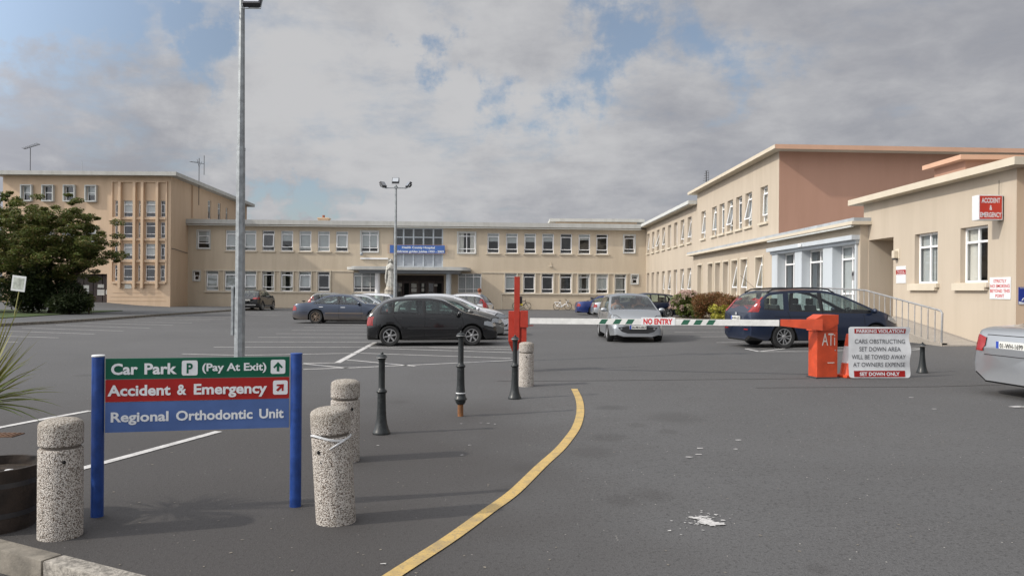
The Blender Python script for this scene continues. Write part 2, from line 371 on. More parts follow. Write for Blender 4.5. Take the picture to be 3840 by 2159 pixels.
# ------------------------------------------------------------------ ground
KA, KB = Vector((-3.25, 4.93, 0)), Vector((-2.135, 4.37, 0))      # kerb line at the lower left
KD = (KB-KA).normalized(); KN = Vector((-KD.y, KD.x, 0))            # KN points away from the camera
def make_ground():
    xs = [-1500, -400, -150, -80, -60]+[-50+i*2 for i in range(1, 20)]+[-11+i for i in range(0, 30)]+[20+2*i for i in range(12)]+[60, 100, 300, 1500]
    ys = [-300, -40, -10]+[i for i in range(-6, 60)]+[60+2*i for i in range(12)]+[90, 120, 200, 500, 1500, 3500]
    bm = bmesh.new(); g = [[bm.verts.new((x, y, zg(x, y))) for x in xs] for y in ys]
    for j in range(len(ys)-1):
        for i in range(len(xs)-1): bm.faces.new((g[j][i], g[j][i+1], g[j+1][i+1], g[j+1][i]))
    bmesh.ops.bisect_plane(bm, geom=bm.verts[:]+bm.edges[:]+bm.faces[:], plane_co=KA, plane_no=KN)
    low = [f for f in bm.faces if (f.calc_center_median()-KA).dot(KN) < 0]
    r = bmesh.ops.split(bm, geom=low)
    vs = {v for v in r['geom'] if isinstance(v, bmesh.types.BMVert)}
    for v in vs: v.co.z -= .12
    me = bpy.data.meshes.new('ground'); bm.to_mesh(me); bm.free(); me.materials.append(MATS['asphalt'])
    o = bpy.data.objects.new('ground', me); COL.objects.link(o); tag(o, kind='structure')
make_ground()
def ribbon(mb, pts, w, dz=.006, step=.5, ends=False):
    P = [Vector(p) for p in pts]; Q = [P[0]]
    for a, b in zip(P, P[1:]):
        n = max(1, int((b-a).length/step))
        for i in range(1, n+1): Q.append(a.lerp(b, i/n))
    vs = []
    for i, p in enumerate(Q):
        d = Q[min(i+1, len(Q)-1)]-Q[max(i-1, 0)]; d.z = 0; d.normalize(); n = Vector((-d.y, d.x, 0))
        for k in (-1, 1):
            q = p+n*k*w/2; vs.append((q.x, q.y, zg(q.x, q.y)+dz))
    mb.add(vs, [(2*i, 2*i+1, 2*i+3, 2*i+2) for i in range(len(Q)-1)])
def smooth_pts(P, n=6):
    out = []
    for i in range(len(P)-1):
        p0, p1, p2, p3 = P[max(i-1, 0)], P[i], P[i+1], P[min(i+2, len(P)-1)]
        for j in range(n):
            t_ = j/n; out.append(.5*((2*p1)+(p2-p0)*t_+(2*p0-5*p1+4*p2-p3)*t_*t_+(3*p1-p0-3*p2+p3)*t_**3))
    out.append(P[-1]); return out
mb = MB()
LINES = [((680, 0), 0)]
for a, b in [((792, 816.7), (960, 817.5)), ((764.6, 823.1), (960, 824)), ((733, 830.6), (960, 831.5)), ((694, 838.9), (960, 840)), ((649, 848.1), (960, 849.5)),
             ((600, 859.5), (960, 860.5)), ((537, 873), (1285, 873)), ((458, 890), (600, 893.5)), ((600, 893.5), (905, 888)),
             ((140.6, 817.6), (377, 825.2)), ((212, 812), (435, 817.8)), ((277, 807.6), (483, 812)), ((338, 803.3), (527, 806)), ((390, 800), (565, 802.8)),
             ((440, 796.5), (600, 798.5)), ((55, 824.5), (310, 832.5)), ((0, 832), (237, 840)), ((0, 845), (148, 849.5)), ((0, 859.6), (44, 860)),
             ((904, 888), (1284, 901)), ((871, 904.6), (1044, 921)), ((928.7, 875), (1292.8, 887)), ((1080, 874), (1290, 879)), ((763, 929), (893, 924.6)), ((893, 924.6), (1293, 906)),
             ((763, 913.5), (846.5, 912.6)), ((763, 914.8), (875, 926)), ((625, 786), (730, 787)), ((625, 792), (700, 793)),
             ((1250, 838), (1290, 838)), ((1250, 848), (1290, 848)), ((1250, 859), (1290, 859)),
             ((1657, 826.4), (1831.5, 825)), ((1696, 835.6), (1835, 834)), ((1743.6, 847.3), (1840, 846)), ((1801.7, 861.3), (1868.5, 860.8)),
             ((1874.8, 877.1), (1909.2, 884.2)), ((1909.2, 884.2), (2035, 883.8)), ((1874.8, 877.1), (2135, 873)), ((1909, 884.2), (1973, 876.6)), ((2035, 883.8), (2135, 881)), ((2292, 875), (2320, 877)), ((2292, 880), (2320, 878)),
             ((1690, 817), (1760, 817))]:
    ribbon(mb, [G(*a), G(*b)], .09 if a[1] > 800 else .12)
mb2 = mb; ribbon(mb2, [G(-60, 1088), G(0, 1075), G(120, 1052), G(228, 1033)], .10)
ribbon(mb2, [G(-40, 1250), G(80, 1212), G(320, 1148), G(550, 1085)], .10); ribbon(mb2, [G(945, 860), G(848, 912.6)], .14)
tag(mb.build('bay_markings', MATS['line_white'], fix=False), kind='structure')
mb = MB()
YL = [G(*p) for p in ((1444, 978), (1456, 1004.5), (1459.4, 1035.6), (1450.5, 1071), (1430.5, 1102), (1403.9, 1133), (1359.5, 1173), (1292.8, 1237.7), (1226, 1286.6), (1137.4, 1351), (1048.6, 1408.7), (985, 1450), (900, 1510), (800, 1590))]
ribbon(mb, smooth_pts(YL, 5), .103, .007, .1); tag(mb.build('yellow_line', MATS['line_yellow'], fix=False), kind='structure')
# old spilt paint and small litter
mb = MB(); rr = random.Random(3)
def flake(mb, c, r, n=9, asp=1., rot=0, dz=.008):
    vs = [(c.x, c.y, zg(c.x, c.y)+dz)]
    for i in range(n):
        a = 2*pi*i/n; q = r*rr.uniform(.45, 1.15); x, y = q*cos(a)*asp, q*sin(a)
        x, y = x*cos(rot)-y*sin(rot), x*sin(rot)+y*cos(rot); vs.append((c.x+x, c.y+y, zg(c.x+x, c.y+y)+dz))
    mb.add(vs, [(0, 1+i, 1+(i+1) % n) for i in range(n)])
for x_, y_, r_ in ((1785, 1315, .045), (1778, 1311, .04), (1795, 1318, .04), (1803, 1317, .032), (1770, 1317, .025), (1748, 1304, .026), (1758, 1303, .022), (1740, 1302, .018), (1765, 1300, .018), (1812, 1319, .022), (1790, 1322, .02)): flake(mb, G(x_, y_), r_, 19, 1.7, rr.uniform(-.6, .2), .008+.0004*rr.random())
for i in range(60):
    flake(mb, G(rr.gauss(1775, 32), rr.gauss(1311, 13)), rr.uniform(.004, .014), 7, 1.4)
for x, y in ((1762, 1128), (1850, 1130), (1855, 1107), (1733, 1150), (1758, 1143), (2348, 1029), (2290, 1000), (2566, 1023), (2585, 1024)): flake(mb, G(x, y), .02 if x < 2500 else .08, 8, 2)
for x, y in ((1228, 1065), (1245, 1067), (1160, 1066), (951, 1121), (1180, 1120), (1162, 1145), (965, 1419), (1210, 1064)): flake(mb, G(x, y), .012, 8, 1.8)
tag(mb.build('spilt_paint', MATS['line_white'], fix=False), kind='structure')
mb = MB()
for i in range(150):
    p = G(rr.uniform(0, 2570), rr.uniform(960, 1445)); flake(mb, p, rr.uniform(.004, .011), 5, 1.5, rr.uniform(0, 3), .004)
for i in range(190):                        # leaf litter in the gutter
    p = KA+KD*rr.uniform(-.6, 1.3)-KN*abs(rr.gauss(.02, .16))-KN*.14; a = rr.uniform(0, 6)
    z = -.112+rr.uniform(0, .012); s_ = rr.uniform(.008, .022)
    mb.add([(p.x+s_*cos(a+k*1.57)*(1 if k % 2 else .6), p.y+s_*sin(a+k*1.57), z+rr.uniform(0, .012)) for k in range(4)], ((0, 1, 2, 3),))
tag(mb.build('litter', MATS['kerbstone'], fix=False), 'scattered grit and dead leaves lying on the tarmac and in the gutter', 'litter', kind='stuff')
# tar seams and a manhole
mb = MB(); ribbon(mb, [G(1250, 958), G(1500, 957), G(2035, 951.5)], .03, .004); ribbon(mb, [G(1900, 975), G(2350, 972), G(2570, 966)], .03, .004)
tag(mb.build('tar_seam', mat('tar', (.05, .047, .045), .8), fix=False), kind='structure')
mh = G(-14, 1094); mb = MB(mh)
mb.box(mh+Vector((0, 0, .004)), (.52, .22, .012))
for k in range(9): mb.box(mh+Vector((-.22+.055*k, 0, .013)), (.03, .18, .008))
o = mb.build('drain_grating', mat('rust', (.13, .07, .04), .8, .2, var=.4, scale=20), loc=mh, smooth=False)
tag(o, 'rusty drain grating in the tarmac at the left edge', 'drain grating')
# kerbstones lower left
for i in range(-7, 9):
    a, b = i*.915-.27+.006, (i+1)*.915-.27-.012
    mb = MB(); M = Matrix(((KD.x, KN.x, 0, KA.x), (KD.y, KN.y, 0, KA.y), (0, 0, 1, 0), (0, 0, 0, 1)))
    mb.box(((a+b)/2, -.063, -.105), (b-a, .13, .25), M, .012)
    m = MATS['kerbstone'] if i < 1 else mat('kerb_rough', (.27, .25, .22), .95, var=.45, scale=30, bump=1, bscale=60)
    if -2 < i < 4 or True: tag(mb.build('kerb', m, smooth=True), kind='structure')
# raised footpath on the left with grass
KL = [G(-420, 846), G(-150, 831), G(0, 820.6), G(129, 814), G(269.5, 804.6), G(398, 794.8), G(536.6, 785.4)]
def kx(y):
    if y <= KL[0].y: return KL[0].x
    for a, b in zip(KL, KL[1:]):
        if y <= b.y: return a.x+(b.x-a.x)*(y-a.y)/(b.y-a.y)
    return KL[-1].x-.5*(y-KL[-1].y)/12
def pz(x, y, h=.12): return zg(x, y)+h+.34*sstep(31, 36, -x)*sstep(56, 67, y)
def slab(name, x0f, x1f, ys, h, m, nx=14, side=True):
    mb = MB(); n = nx+1; vs = []
    for y in ys:
        for i in range(n):
            x = x0f(y)+(x1f(y)-x0f(y))*i/nx; vs.append((x, y, pz(x, y, h)))
    fs = [(j*n+i, j*n+i+1, (j+1)*n+i+1, (j+1)*n+i) for j in range(len(ys)-1) for i in range(nx)]
    mb.add(vs, fs)
    if side:
        for j in range(len(ys)-1):
            a, b = Vector(vs[j*n+nx]), Vector(vs[(j+1)*n+nx]); mb.quad(a, b, b-Vector((0, 0, .3)), a-Vector((0, 0, .3)))
        a = [Vector(vs[i]) for i in range(n)]
        for i in range(nx): mb.quad(a[i], a[i+1], a[i+1]-Vector((0, 0, .3)), a[i]-Vector((0, 0, .3)))
    return tag(mb.build(name, MATS[m], fix=False), kind='structure')
ys = [20+i for i in range(53)]
slab('footpath', lambda y: -60, lambda y: kx(y)-.12, ys, .12, 'path')
slab('kerb', lambda y: kx(y)-.12, lambda y: kx(y), ys, .122, 'kerbstone', 1)
slab('lawn', lambda y: -60, lambda y: kx(y)-3.9-.08*(y-36) if y > 36 else kx(y)-3.9, [22+i for i in range(32)], .16, 'grass')

# ------------------------------------------------------------------ facades
class Fac:
    def __init__(s, a, b, flip=1):
        s.o = Vector((a[0], a[1], 0)); d = Vector((b[0]-a[0], b[1]-a[1], 0)); s.L = d.length; s.d = d.normalized()
        s.n = Vector((s.d.y, -s.d.x, 0))*flip
    def p(s, u, z, out=0): q = s.o+s.d*u+s.n*out; return Vector((q.x, q.y, z))
    def uz(s, px, py):
        r = ray(px, py); den = r.dot(s.n); k = (s.o-Vector((0, 0, EYE))).dot(s.n)/den
        q = Vector((0, 0, EYE))+r*k; return (q-s.o).dot(s.d), q.z
    def box(s, mb, u0, u1, z0, z1, o0, o1):
        vs = [s.p(u, z, o) for z in (z0, z1) for o in (o0, o1) for u in (u0, u1)]
        mb.add(vs, ((0, 2, 3, 1), (4, 5, 7, 6), (0, 1, 5, 4), (2, 6, 7, 3), (0, 4, 6, 2), (1, 3, 7, 5)))
def wall(mb, F, u0, u1, z0, z1, holes, rev):
    us = sorted({u0, u1}|{h[i] for h in holes for i in (0, 1)}); zs = sorted({z0, z1}|{h[i] for h in holes for i in (2, 3)})
    for a, b in zip(us, us[1:]):
        for c, d in zip(zs, zs[1:]):
            if any(h[0] <= (a+b)/2 <= h[1] and h[2] <= (c+d)/2 <= h[3] for h in holes): continue
            mb.quad(F.p(a, c), F.p(b, c), F.p(b, d), F.p(a, d))
    for h in holes:
        a, b, c, d = h[:4]; r = -(h[4] if len(h) > 4 else rev)
        for (ua, za), (ub, zb) in (((a, c), (a, d)), ((b, c), (b, d)), ((a, c), (b, c)), ((a, d), (b, d))):
            mb.quad(F.p(ua, za), F.p(ub, zb), F.p(ub, zb, r), F.p(ua, za, r))
RW = random.Random(11)
def window(F, root, u0, u1, z0, z1, rev=.14, cols=1, rows=(.18, .62, .2), blind=None, opened=0, surround=0, sill=True, bar=.068, proj=0, fm='white_frame', splitmain=False, wallc='cream'):
    """a glazed opening: frame, panes, optional blind / open sash, sill and raised surround"""
    org = root.location; r = -rev+proj; mb = MB(org); w, h = u1-u0, z1-z0
    f0, f1 = r-.03, r+.03
    F.box(mb, u0, u1, z1-bar, z1, f0, f1); F.box(mb, u0, u1, z0, z0+bar, f0, f1)
    F.box(mb, u0, u0+bar, z0+bar, z1-bar, f0, f1); F.box(mb, u1-bar, u1, z0+bar, z1-bar, f0, f1)
    z = z1; zs = [z1]
    for k in rows[:-1]:
        z -= h*k; zs.append(z); F.box(mb, u0+bar, u1-bar, z-bar/2, z+bar/2, f0+.003, f1+.012)
    zs.append(z0)
    for c in range(1, cols):
        u = u0+w*c/cols; F.box(mb, u-bar/2, u+bar/2, z0+bar, z1-bar, f0+.006, f1+.004)
    if not opened and rows and len(rows) > 1:        # the sash frame of the middle light
        a, b = zs[1], zs[2]
        F.box(mb, u0+bar, u0+bar*1.8, b, a, f1, f1+.02); F.box(mb, u1-bar*1.8, u1-bar, b, a, f1, f1+.02)
    wo = mb.build('window', MATS[fm], root)
    g = MB(org)
    for i in range(len(zs)-1):
        if opened and i == 1: continue
        g.quad(F.p(u0+bar, zs[i+1], r), F.p(u1-bar, zs[i+1], r), F.p(u1-bar, zs[i], r), F.p(u0+bar, zs[i], r))
    g.build('pane', MATS['glass'], wo, fix=False)
    if opened:
        s = MB(org); g = MB(org); a, b = zs[1], zs[2]; H = a-b
        if opened > 0: top, tb, bot, bo = (a, f1+.02, b+.06*0, f1+.02+H*opened), 0, 0, 0
        def sp(u, k, o=0): return F.p(u, a-H*k*cos(opened), f1+.03+H*k*sin(opened)+o)
        for (ua, ub, ka, kb) in ((u0+bar, u1-bar, 0, .05), (u0+bar, u1-bar, .95, 1), (u0+bar, u0+2*bar, .05, .95), (u1-2*bar, u1-bar, .05, .95)):
            vs = [sp(u, k, o) for k in (ka, kb) for o in (-.02, .02) for u in (ua, ub)]
            s.add(vs, ((0, 2, 3, 1), (4, 5, 7, 6), (0, 1, 5, 4), (2, 6, 7, 3), (0, 4, 6, 2), (1, 3, 7, 5)))
        so_ = s.build('sash', MATS['white_frame'], wo)
        g.quad(sp(u0+2*bar, .05), sp(u1-2*bar, .05), sp(u1-2*bar, .95), sp(u0+2*bar, .95)); g.build('pane', MATS['glass'], wo, fix=False)
    if blind:
        k, m = blind; s = MB(org); q = r-.06
        if k == 'curtain':
            for c0, c1 in ((0, .34), (.70, 1)):
                n = 9
                for j in range(n):
                    ua, ub = u0+w*(c0+(c1-c0)*j/n), u0+w*(c0+(c1-c0)*(j+1)/n); oa, ob = q-.05*(j % 2), q-.05*((j+1) % 2)
                    s.quad(F.p(ua, z0, oa), F.p(ub, z0, ob), F.p(ub, z1, ob), F.p(ua, z1, oa))
        elif k == 'vertical':
            n = 14
            for j in range(n):
                if rr.random() < .08: continue
                ua = u0+w*j/n; s.quad(F.p(ua, z0, q), F.p(ua+w/n*.9, z0, q-.04), F.p(ua+w/n*.9, z1, q-.04), F.p(ua, z1, q))
        else: s.quad(F.p(u0, z1-h*k, q), F.p(u1, z1-h*k, q), F.p(u1, z1, q), F.p(u0, z1, q))
        s.build('blind' if k != 'curtain' else 'curtain', MATS[m], wo, fix=False)
    if sill:
        s = MB(org); F.box(s, u0-.12, u1+.12, z0-.13, z0-.005, -rev+.03, .11+proj); s.build('sill', MATS['trim_cream'], wo)
    if surround:
        s = MB(org); b = .09; o = surround+proj
        F.box(s, u0-b, u0, z0-b, z1+b, -.02, o); F.box(s, u1, u1+b, z0-b, z1+b, -.02, o); F.box(s, u0, u1, z1, z1+b, -.02, o-.003); F.box(s, u0, u1, z0-b, z0, -.02, o+.03)
        s.build('window_surround', MATS['pale_trim' if surround < .2 else 'pale_trim'], wo)
    return wo
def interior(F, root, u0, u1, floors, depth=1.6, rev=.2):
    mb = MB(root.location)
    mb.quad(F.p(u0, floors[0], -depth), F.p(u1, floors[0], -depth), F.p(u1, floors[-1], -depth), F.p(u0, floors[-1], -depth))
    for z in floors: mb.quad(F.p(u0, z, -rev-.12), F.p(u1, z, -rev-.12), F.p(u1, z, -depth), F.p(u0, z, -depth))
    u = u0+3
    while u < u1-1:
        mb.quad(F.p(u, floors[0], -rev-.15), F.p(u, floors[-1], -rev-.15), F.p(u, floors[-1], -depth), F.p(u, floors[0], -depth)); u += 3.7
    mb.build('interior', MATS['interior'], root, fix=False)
def pick_blind():
    k = RW.random()
    return None if k < .35 else ((RW.uniform(.3, .95), 'blind') if k < .75 else (('curtain', 'curtain') if k < .9 else ('vertical', 'blind')))

# ---------------- main two-storey front
F = Fac((-30.47, 72.7), (12.9, 74.8)); L = F.L
main = empty('hospital_building', (-8.8, 73.8, -.26), 0, 'long cream two-storey hospital front with flat roof behind the parked cars', 'building')
holes = []; wins = []
UZ0, UZ1, LZ0, LZ1 = 5.12, 7.03, 1.33, 3.2
def uu(x, z): return F.uz(x, 728 - (z-EYE)*26.3)[0]
def add(xc, z0, z1, w, **k):
    u = uu(xc, (z0+z1)/2); holes.append((u-w/2, u+w/2, z0, z1)); wins.append((u-w/2, u+w/2, z0, z1, k))
for xc, bl in ((583, (.95, 'blind')), (629, (.9, 'blind')), (675, None), (721.7, (.5, 'blind')), (767.6, (.9, 'blind')), (814, (.95, 'blind')), (860, (.8, 'blind')),
               (1240.5, (.42, 'blind')), (1287.3, (.5, 'blind')), (1333, (.42, 'blind')), (1378, (.4, 'blind')), (1423.7, None), (1469.5, (.3, 'blind')), (1514, None)):
    add(xc, UZ0, UZ1, 1.14, blind=bl, opened=.12 if xc in (675, 860, 583) else 0)
add(512, 5.3, 6.95, 1.12, surround=.07, sill=False, blind=(.6, 'blind'), rows=(.3, .4, .3)); add(1582.8, 5.28, 6.95, 1.05, surround=.07, sill=False)
add(929.5, 5.12, 7.05, 1.62, surround=.07, cols=2, sill=False, blind=(.75, 'blind')); add(1173.5, 5.1, 7.05, 1.66, surround=.07, cols=2, sill=False, blind=(.9, 'curtain') and ('curtain', 'curtain'))
for xc, bl, op in ((534, (.98, 'blind'), .1), (580.5, (.98, 'blind'), .1), (629.5, (.95, 'blind'), .1), (674.5, ('curtain', 'curtain'), 0), (721.5, ('curtain', 'curtain'), .06), (767, (.75, 'blind'), .12), (814, None, 0),
                   (1284.5, (.8, 'blind'), 0), (1330.5, None, 0), (1376.5, None, 0), (1422.7, None, 0), (1468.5, ('curtain', 'blind'), 0), (1514, (.78, 'blind'), 0), (1560, ('vertical', 'blind'), 0)):
    add(xc, LZ0, LZ1, 1.14, blind=bl, opened=op, sill=False)
add(494.5, 2.3, 3.15, .55, surround=.07, sill=False, rows=(.5, .5)); add(1596, 2.3, 3.15, .62, surround=.07, sill=False, rows=(.5, .5), blind=(.3, 'blind'))
add(920, 1.3, 3.15, 2.35, cols=3, sill=True, blind=(.7, 'blind')); add(1181, 1.28, 3.15, 2.25, cols=3, sill=True, blind=('vertical', 'blind'))
bayL, bayR = uu(989.5, 6), uu(1114.5, 6); dL, dR = uu(985, 2), uu(1116, 2)
holes.append((bayL, bayR, 3.72, 7.42)); holes.append((dL, dR, -.3, 2.95, 1.6))
mb = MB(main.location); wall(mb, F, 0, L+.3, -.5, 7.56, holes, .14)
mb.quad(F.p(0, -.5, -13), F.p(L+12, -.5, -13), F.p(L+12, 7.56, -13), F.p(0, 7.56, -13))
mb.build('wall', MATS['cream_dull'], main)
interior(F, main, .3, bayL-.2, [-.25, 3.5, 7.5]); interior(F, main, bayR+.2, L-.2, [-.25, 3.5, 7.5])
for w_ in wins: window(F, main, *w_[:4], **w_[4])
mb = MB(main.location); F.box(mb, -.35, L-.62, 7.56, 7.98, -13.2, .62); mb.build('roof', MATS['fascia'], main)
mb = MB(main.location); F.box(mb, -.35, L-.62, 7.42, 7.475, .50, .60); mb.build('gutter', MATS['pale_trim'], main)
# raised band round the ground-floor windows
for ua, ub in ((uu(517, 2), uu(831, 2)), (uu(1266, 2), uu(1580, 2))):
    mb = MB(main.location); F.box(mb, ua-.14, ub+.05, LZ1, LZ1+.12, 0, .10); F.box(mb, ua-.14, ub+.05, LZ0-.15, LZ0, 0, .12)
    hs = [h for h in holes if h[0] > ua-.1 and h[1] < ub+.3 and h[2] == LZ0]
    for h in hs:
        for q in (h[0]-.1, h[1]): F.box(mb, q, q+.1, LZ0, LZ1, 0, .095)
    mb.build('window_band', MATS['trim_cream'], main)
for ua, ub in ((uu(831, 3), uu(890, 3)), (uu(1211, 3), uu(1266, 3))):
    mb = MB(main.location); F.box(mb, ua, ub, LZ1, LZ1+.1, 0, .06); mb.build('string_course', MATS['trim_cream'], main)
mb = MB(main.location); F.box(mb, uu(1266, 1)-.2, uu(1266, 1)-.12, -.3, LZ0, 0, .06); F.box(mb, uu(831, 1), uu(831, 1)+.08, .7, LZ1, 0, .06); mb.build('downpipe', MATS['trim_cream'], main)
# glazed centre bay
bay = []; n = 5; wv = (bayR-bayL)/n; q = -.14
mb = MB(main.location)
for i in range(n+1):
    u = bayL+wv*i; u = min(max(u, bayL+.07), bayR-.07); F.box(mb, u-.07, u+.07, 3.72, 7.42, q-.15, q+.06)
for z in (3.76, 5.05, 5.5, 6.55, 7.38): F.box(mb, bayL, bayR, z-.05, z+.05, q-.14, q+.045)
bf = mb.build('window_frame', MATS['blue_frame'], main)
for i in range(n):
    a, b = bayL+wv*i+.07, bayL+wv*(i+1)-.07
    g = MB(main.location); g.quad(F.p(a, 5.55, q-.03), F.p(b, 5.55, q-.03), F.p(b, 6.5, q-.03), F.p(a, 6.5, q-.03)); g.build('pane', MATS['glass'], bf, fix=False)
    g = MB(main.location); g.quad(F.p(a, 6.6, q-.03), F.p(b, 6.6, q-.03), F.p(b, 7.33, q-.03), F.p(a, 7.33, q-.03))
    g.build('pane', MATS['glass'], bf, fix=False)
    for c5, d5 in ((3.81, 5.0), (5.1, 5.45)): g = MB(main.location); F.box(g, a, b, c5, d5, q-.06, q-.02); g.build('panel', MATS['grey_panel'], bf)
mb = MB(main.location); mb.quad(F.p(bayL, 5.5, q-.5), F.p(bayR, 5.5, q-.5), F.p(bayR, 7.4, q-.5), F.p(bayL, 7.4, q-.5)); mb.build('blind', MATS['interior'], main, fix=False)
# entrance: recess, doors, canopy, columns
mb = MB(main.location); mb.quad(F.p(dL, -.3, -1.6), F.p(dR, -.3, -1.6), F.p(dR, 3, -1.6), F.p(dL, 3, -1.6)); F.box(mb, dL, dR, 2.45, 2.95, -1.4, -1.3); mb.build('door_surround', MATS['dark_door'], main, fix=False)
nd = 6; wd = (dR-dL-.2)/nd
for i in range(nd):
    a = dL+.1+wd*i; mb = MB(main.location); F.box(mb, a+.03, a+wd-.03, -.25, 2.4, -1.45, -1.39); d_ = mb.build('door', mat('door_%d' % (i % 2), (.05, .025, .018) if i % 2 else (.075, .045, .03), .35), main)
    mb = MB(main.location); mb.quad(F.p(a+.16, .9, -1.385), F.p(a+wd-.16, .9, -1.385), F.p(a+wd-.16, 2.2, -1.385), F.p(a+.16, 2.2, -1.385)); mb.build('pane', MATS['gap'] if i % 2 else MATS['glass'], d_, fix=False)
for px, py, w_, h_ in ((1003, 717, .32, .3), (1038, 718, .5, .35), (1038, 729.5, .5, .33), (1061, 717, .24, .35), (1061, 729, .24, .35), (1002, 729, .3, .25), (1094, 717, .3, .22)):
    u = uu(px, 1.9); z = EYE+(727-py)*75.3/FP; mb = MB(main.location); F.box(mb, u-w_/2, u+w_/2, z-h_/2, z+h_/2, -1.37, -1.36); mb.build('notice', MATS['paper'], main)
cu0, cu1 = uu(889, 3.4), uu(1184, 3.4)
def canopy_slab(z0, z1, inset):
    pts = []; a, b = cu0+inset, cu1-inset; D = 4.6-inset
    for k in range(9):
        t_ = pi/2*k/8; pts.append((a+.9-.9*cos(t_)*1, D-.9+.9*sin(t_)))
    for k in range(9):
        t_ = pi/2*k/8; pts.append((b-.9+.9*sin(t_), D-.9+.9*cos(t_)))
    pts = [(a, 0)]+pts+[(b, 0)]; n = len(pts); m = MB(main.location)
    m.add([F.p(u, z0, o) for u, o in pts]+[F.p(u, z1, o) for u, o in pts], [tuple(range(n)), tuple(range(n, 2*n))]+[(i, (i+1) % n, n+(i+1) % n, n+i) for i in range(n)]); return m
cn = canopy_slab(3.32, 3.56, 0).build('canopy', MATS['fascia'], main); canopy_slab(3.561, 3.62, .3).build('canopy_roof', MATS['lead'], cn); canopy_slab(3.05, 3.318, .9).build('canopy_beam', MATS['grey_panel'], cn)
for px in (960, 1131):
    u = uu(px, 2); p = F.p(u, -.3, 3.2); mb = MB(main.location); mb.lathe([(.24, 0), (.24, 3.36)], 24, None, p); mb.build('column', MATS['white_frame'] if px < 1000 else MATS['blue_frame'], main, smooth=True)
mb = MB(main.location); u = uu(912, 4.5); F.box(mb, u-.2, u+2.4, 4.42, 4.55, 0, .16); mb.build('ledge', MATS['white_frame'], main)
mb = MB(main.location); mb.tube([F.p(uu(1385, 4), 3.95, .05), F.p(uu(1385, 4), 4.3, .05)], .02); mb.box(F.p(uu(1385, 4), 3.9, .06), (.25, .12, .12)); mb.build('outside_lamp', MATS['trim_cream'], main)
# rooftop chimney and plant room
q = at(802.5, 545, 76); mb = MB(main.location); mb.box((q.x, 78, 8.3), (1.05, .8, .8)); mb.box((q.x, 78, 8.62), (1.2, .95, .1)); ch = mb.build('chimney', MATS['tan'], main)
mb = MB(main.location); mb.lathe([(.12, 0), (.14, .3)], 10, None, (q.x-.05, 78, 8.67)); mb.build('chimney_pot', MATS['brick'], ch)
a, b = at(1393, 545, 84), at(1606, 545, 85); mb = MB(main.location); mb.box(((a.x+b.x)/2, 88, 8.5), (b.x-a.x-.5, 7, 1.1)); ph = mb.build('plant_room', MATS['tan'], main)
mb = MB(main.location); mb.box(((a.x+b.x)/2, 88, 9.2), (b.x-a.x+.9, 8.4, .32)); mb.build('plant_room_roof', MATS['fascia'], ph)

# ---------------- left stair tower block
TY = 68.3
FT = Fac((-44.9, TY), (-30.1, TY)); FS = Fac((-30.1, TY), (-31.83, 92.9))
tower = empty('stair_tower_building', (-37, 70, -.2), 0, 'tall tan corner block with ribbed stair windows and small top windows behind the tree', 'building')
tz = lambda px, py: at(px, py, TY)
holes = []; wins = []
for x0, x1 in ((53.5, 85), (107, 139), (160.5, 193), (215, 247)):
    a, b = tz(x0+4, 480).x+44.9, tz(x1-4, 480).x+44.9
    for z0, z1 in ((9.15, 10.45), (5.6, 6.9)): holes.append((a, b, z0, z1)); wins.append((a, b, z0, z1, dict(surround=.28, sill=False, rows=(.45, .55), blind=(.6, 'blind') if RW.random() < .5 else None, opened=0, rev=.1)))
rows = [(504.5, 545.4), (558.3, 598.6), (612.5, 652.4), (666.6, 706.5)]; colz = [(288, 301), (310, 338), (347, 357.6), (366, 395), (403, 415)]
for i, (ya, yb) in enumerate(rows):
    z1, z0 = tz(350, ya).z, tz(350, yb).z
    for j, (xa, xb) in enumerate(colz):
        a, b = tz(xa, 600).x+44.9, tz(xb, 600).x+44.9; holes.append((a, b, z0, z1))
        wins.append((a, b, z0, z1, dict(sill=False, rows=(.24, .5, .26), bar=.05, opened=.1 if j in (1, 3) and i in (0, 2) else 0, blind=(.75, 'blind') if j in (1, 3) and i in (0, 2) else None)))
d0, d1 = tz(150, 720).x+44.9, tz(269, 720).x+44.9; holes.append((d0, d1, -.3, 2.75, 1.0))
mb = MB(tower.location); wall(mb, FT, 0, FT.L, -.6, 11.35, holes, .2)
hs2 = []; w2 = []
def fsu(x, y): return FS.uz(x, y)
for x0, x1, y0, y1 in ((523, 531, 504, 549), (548, 555.5, 511, 551), (568, 573.5, 523, 551)):
    a = FS.uz(x0, 527)[0]; b = FS.uz(x1, 527)[0]; z1 = FS.uz((x0+x1)/2, y0)[1]; hs2.append((a, b, 8.6, max(9.2, z1))); w2.append((a, b, 8.6, max(9.2, z1), dict(sill=False, rows=(.3, .7), blind=(.6, 'blind'))))
wall(mb, FS, 0, FS.L, -.6, 11.35, hs2, .2)
mb.quad((-44.9, TY, -.6), (-46, 93, -.6), (-46, 93, 11.35), (-44.9, TY, 11.35)); mb.quad((-46, 93, -.6), (-31.83, 92.9, -.6), (-31.83, 92.9, 11.35), (-46, 93, 11.35))
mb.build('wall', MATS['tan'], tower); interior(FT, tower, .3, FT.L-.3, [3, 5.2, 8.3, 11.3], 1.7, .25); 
for w_ in wins: window(FT, tower, *w_[:4], **w_[4])
for w_ in w2: window(FS, tower, *w_[:4], **w_[4])
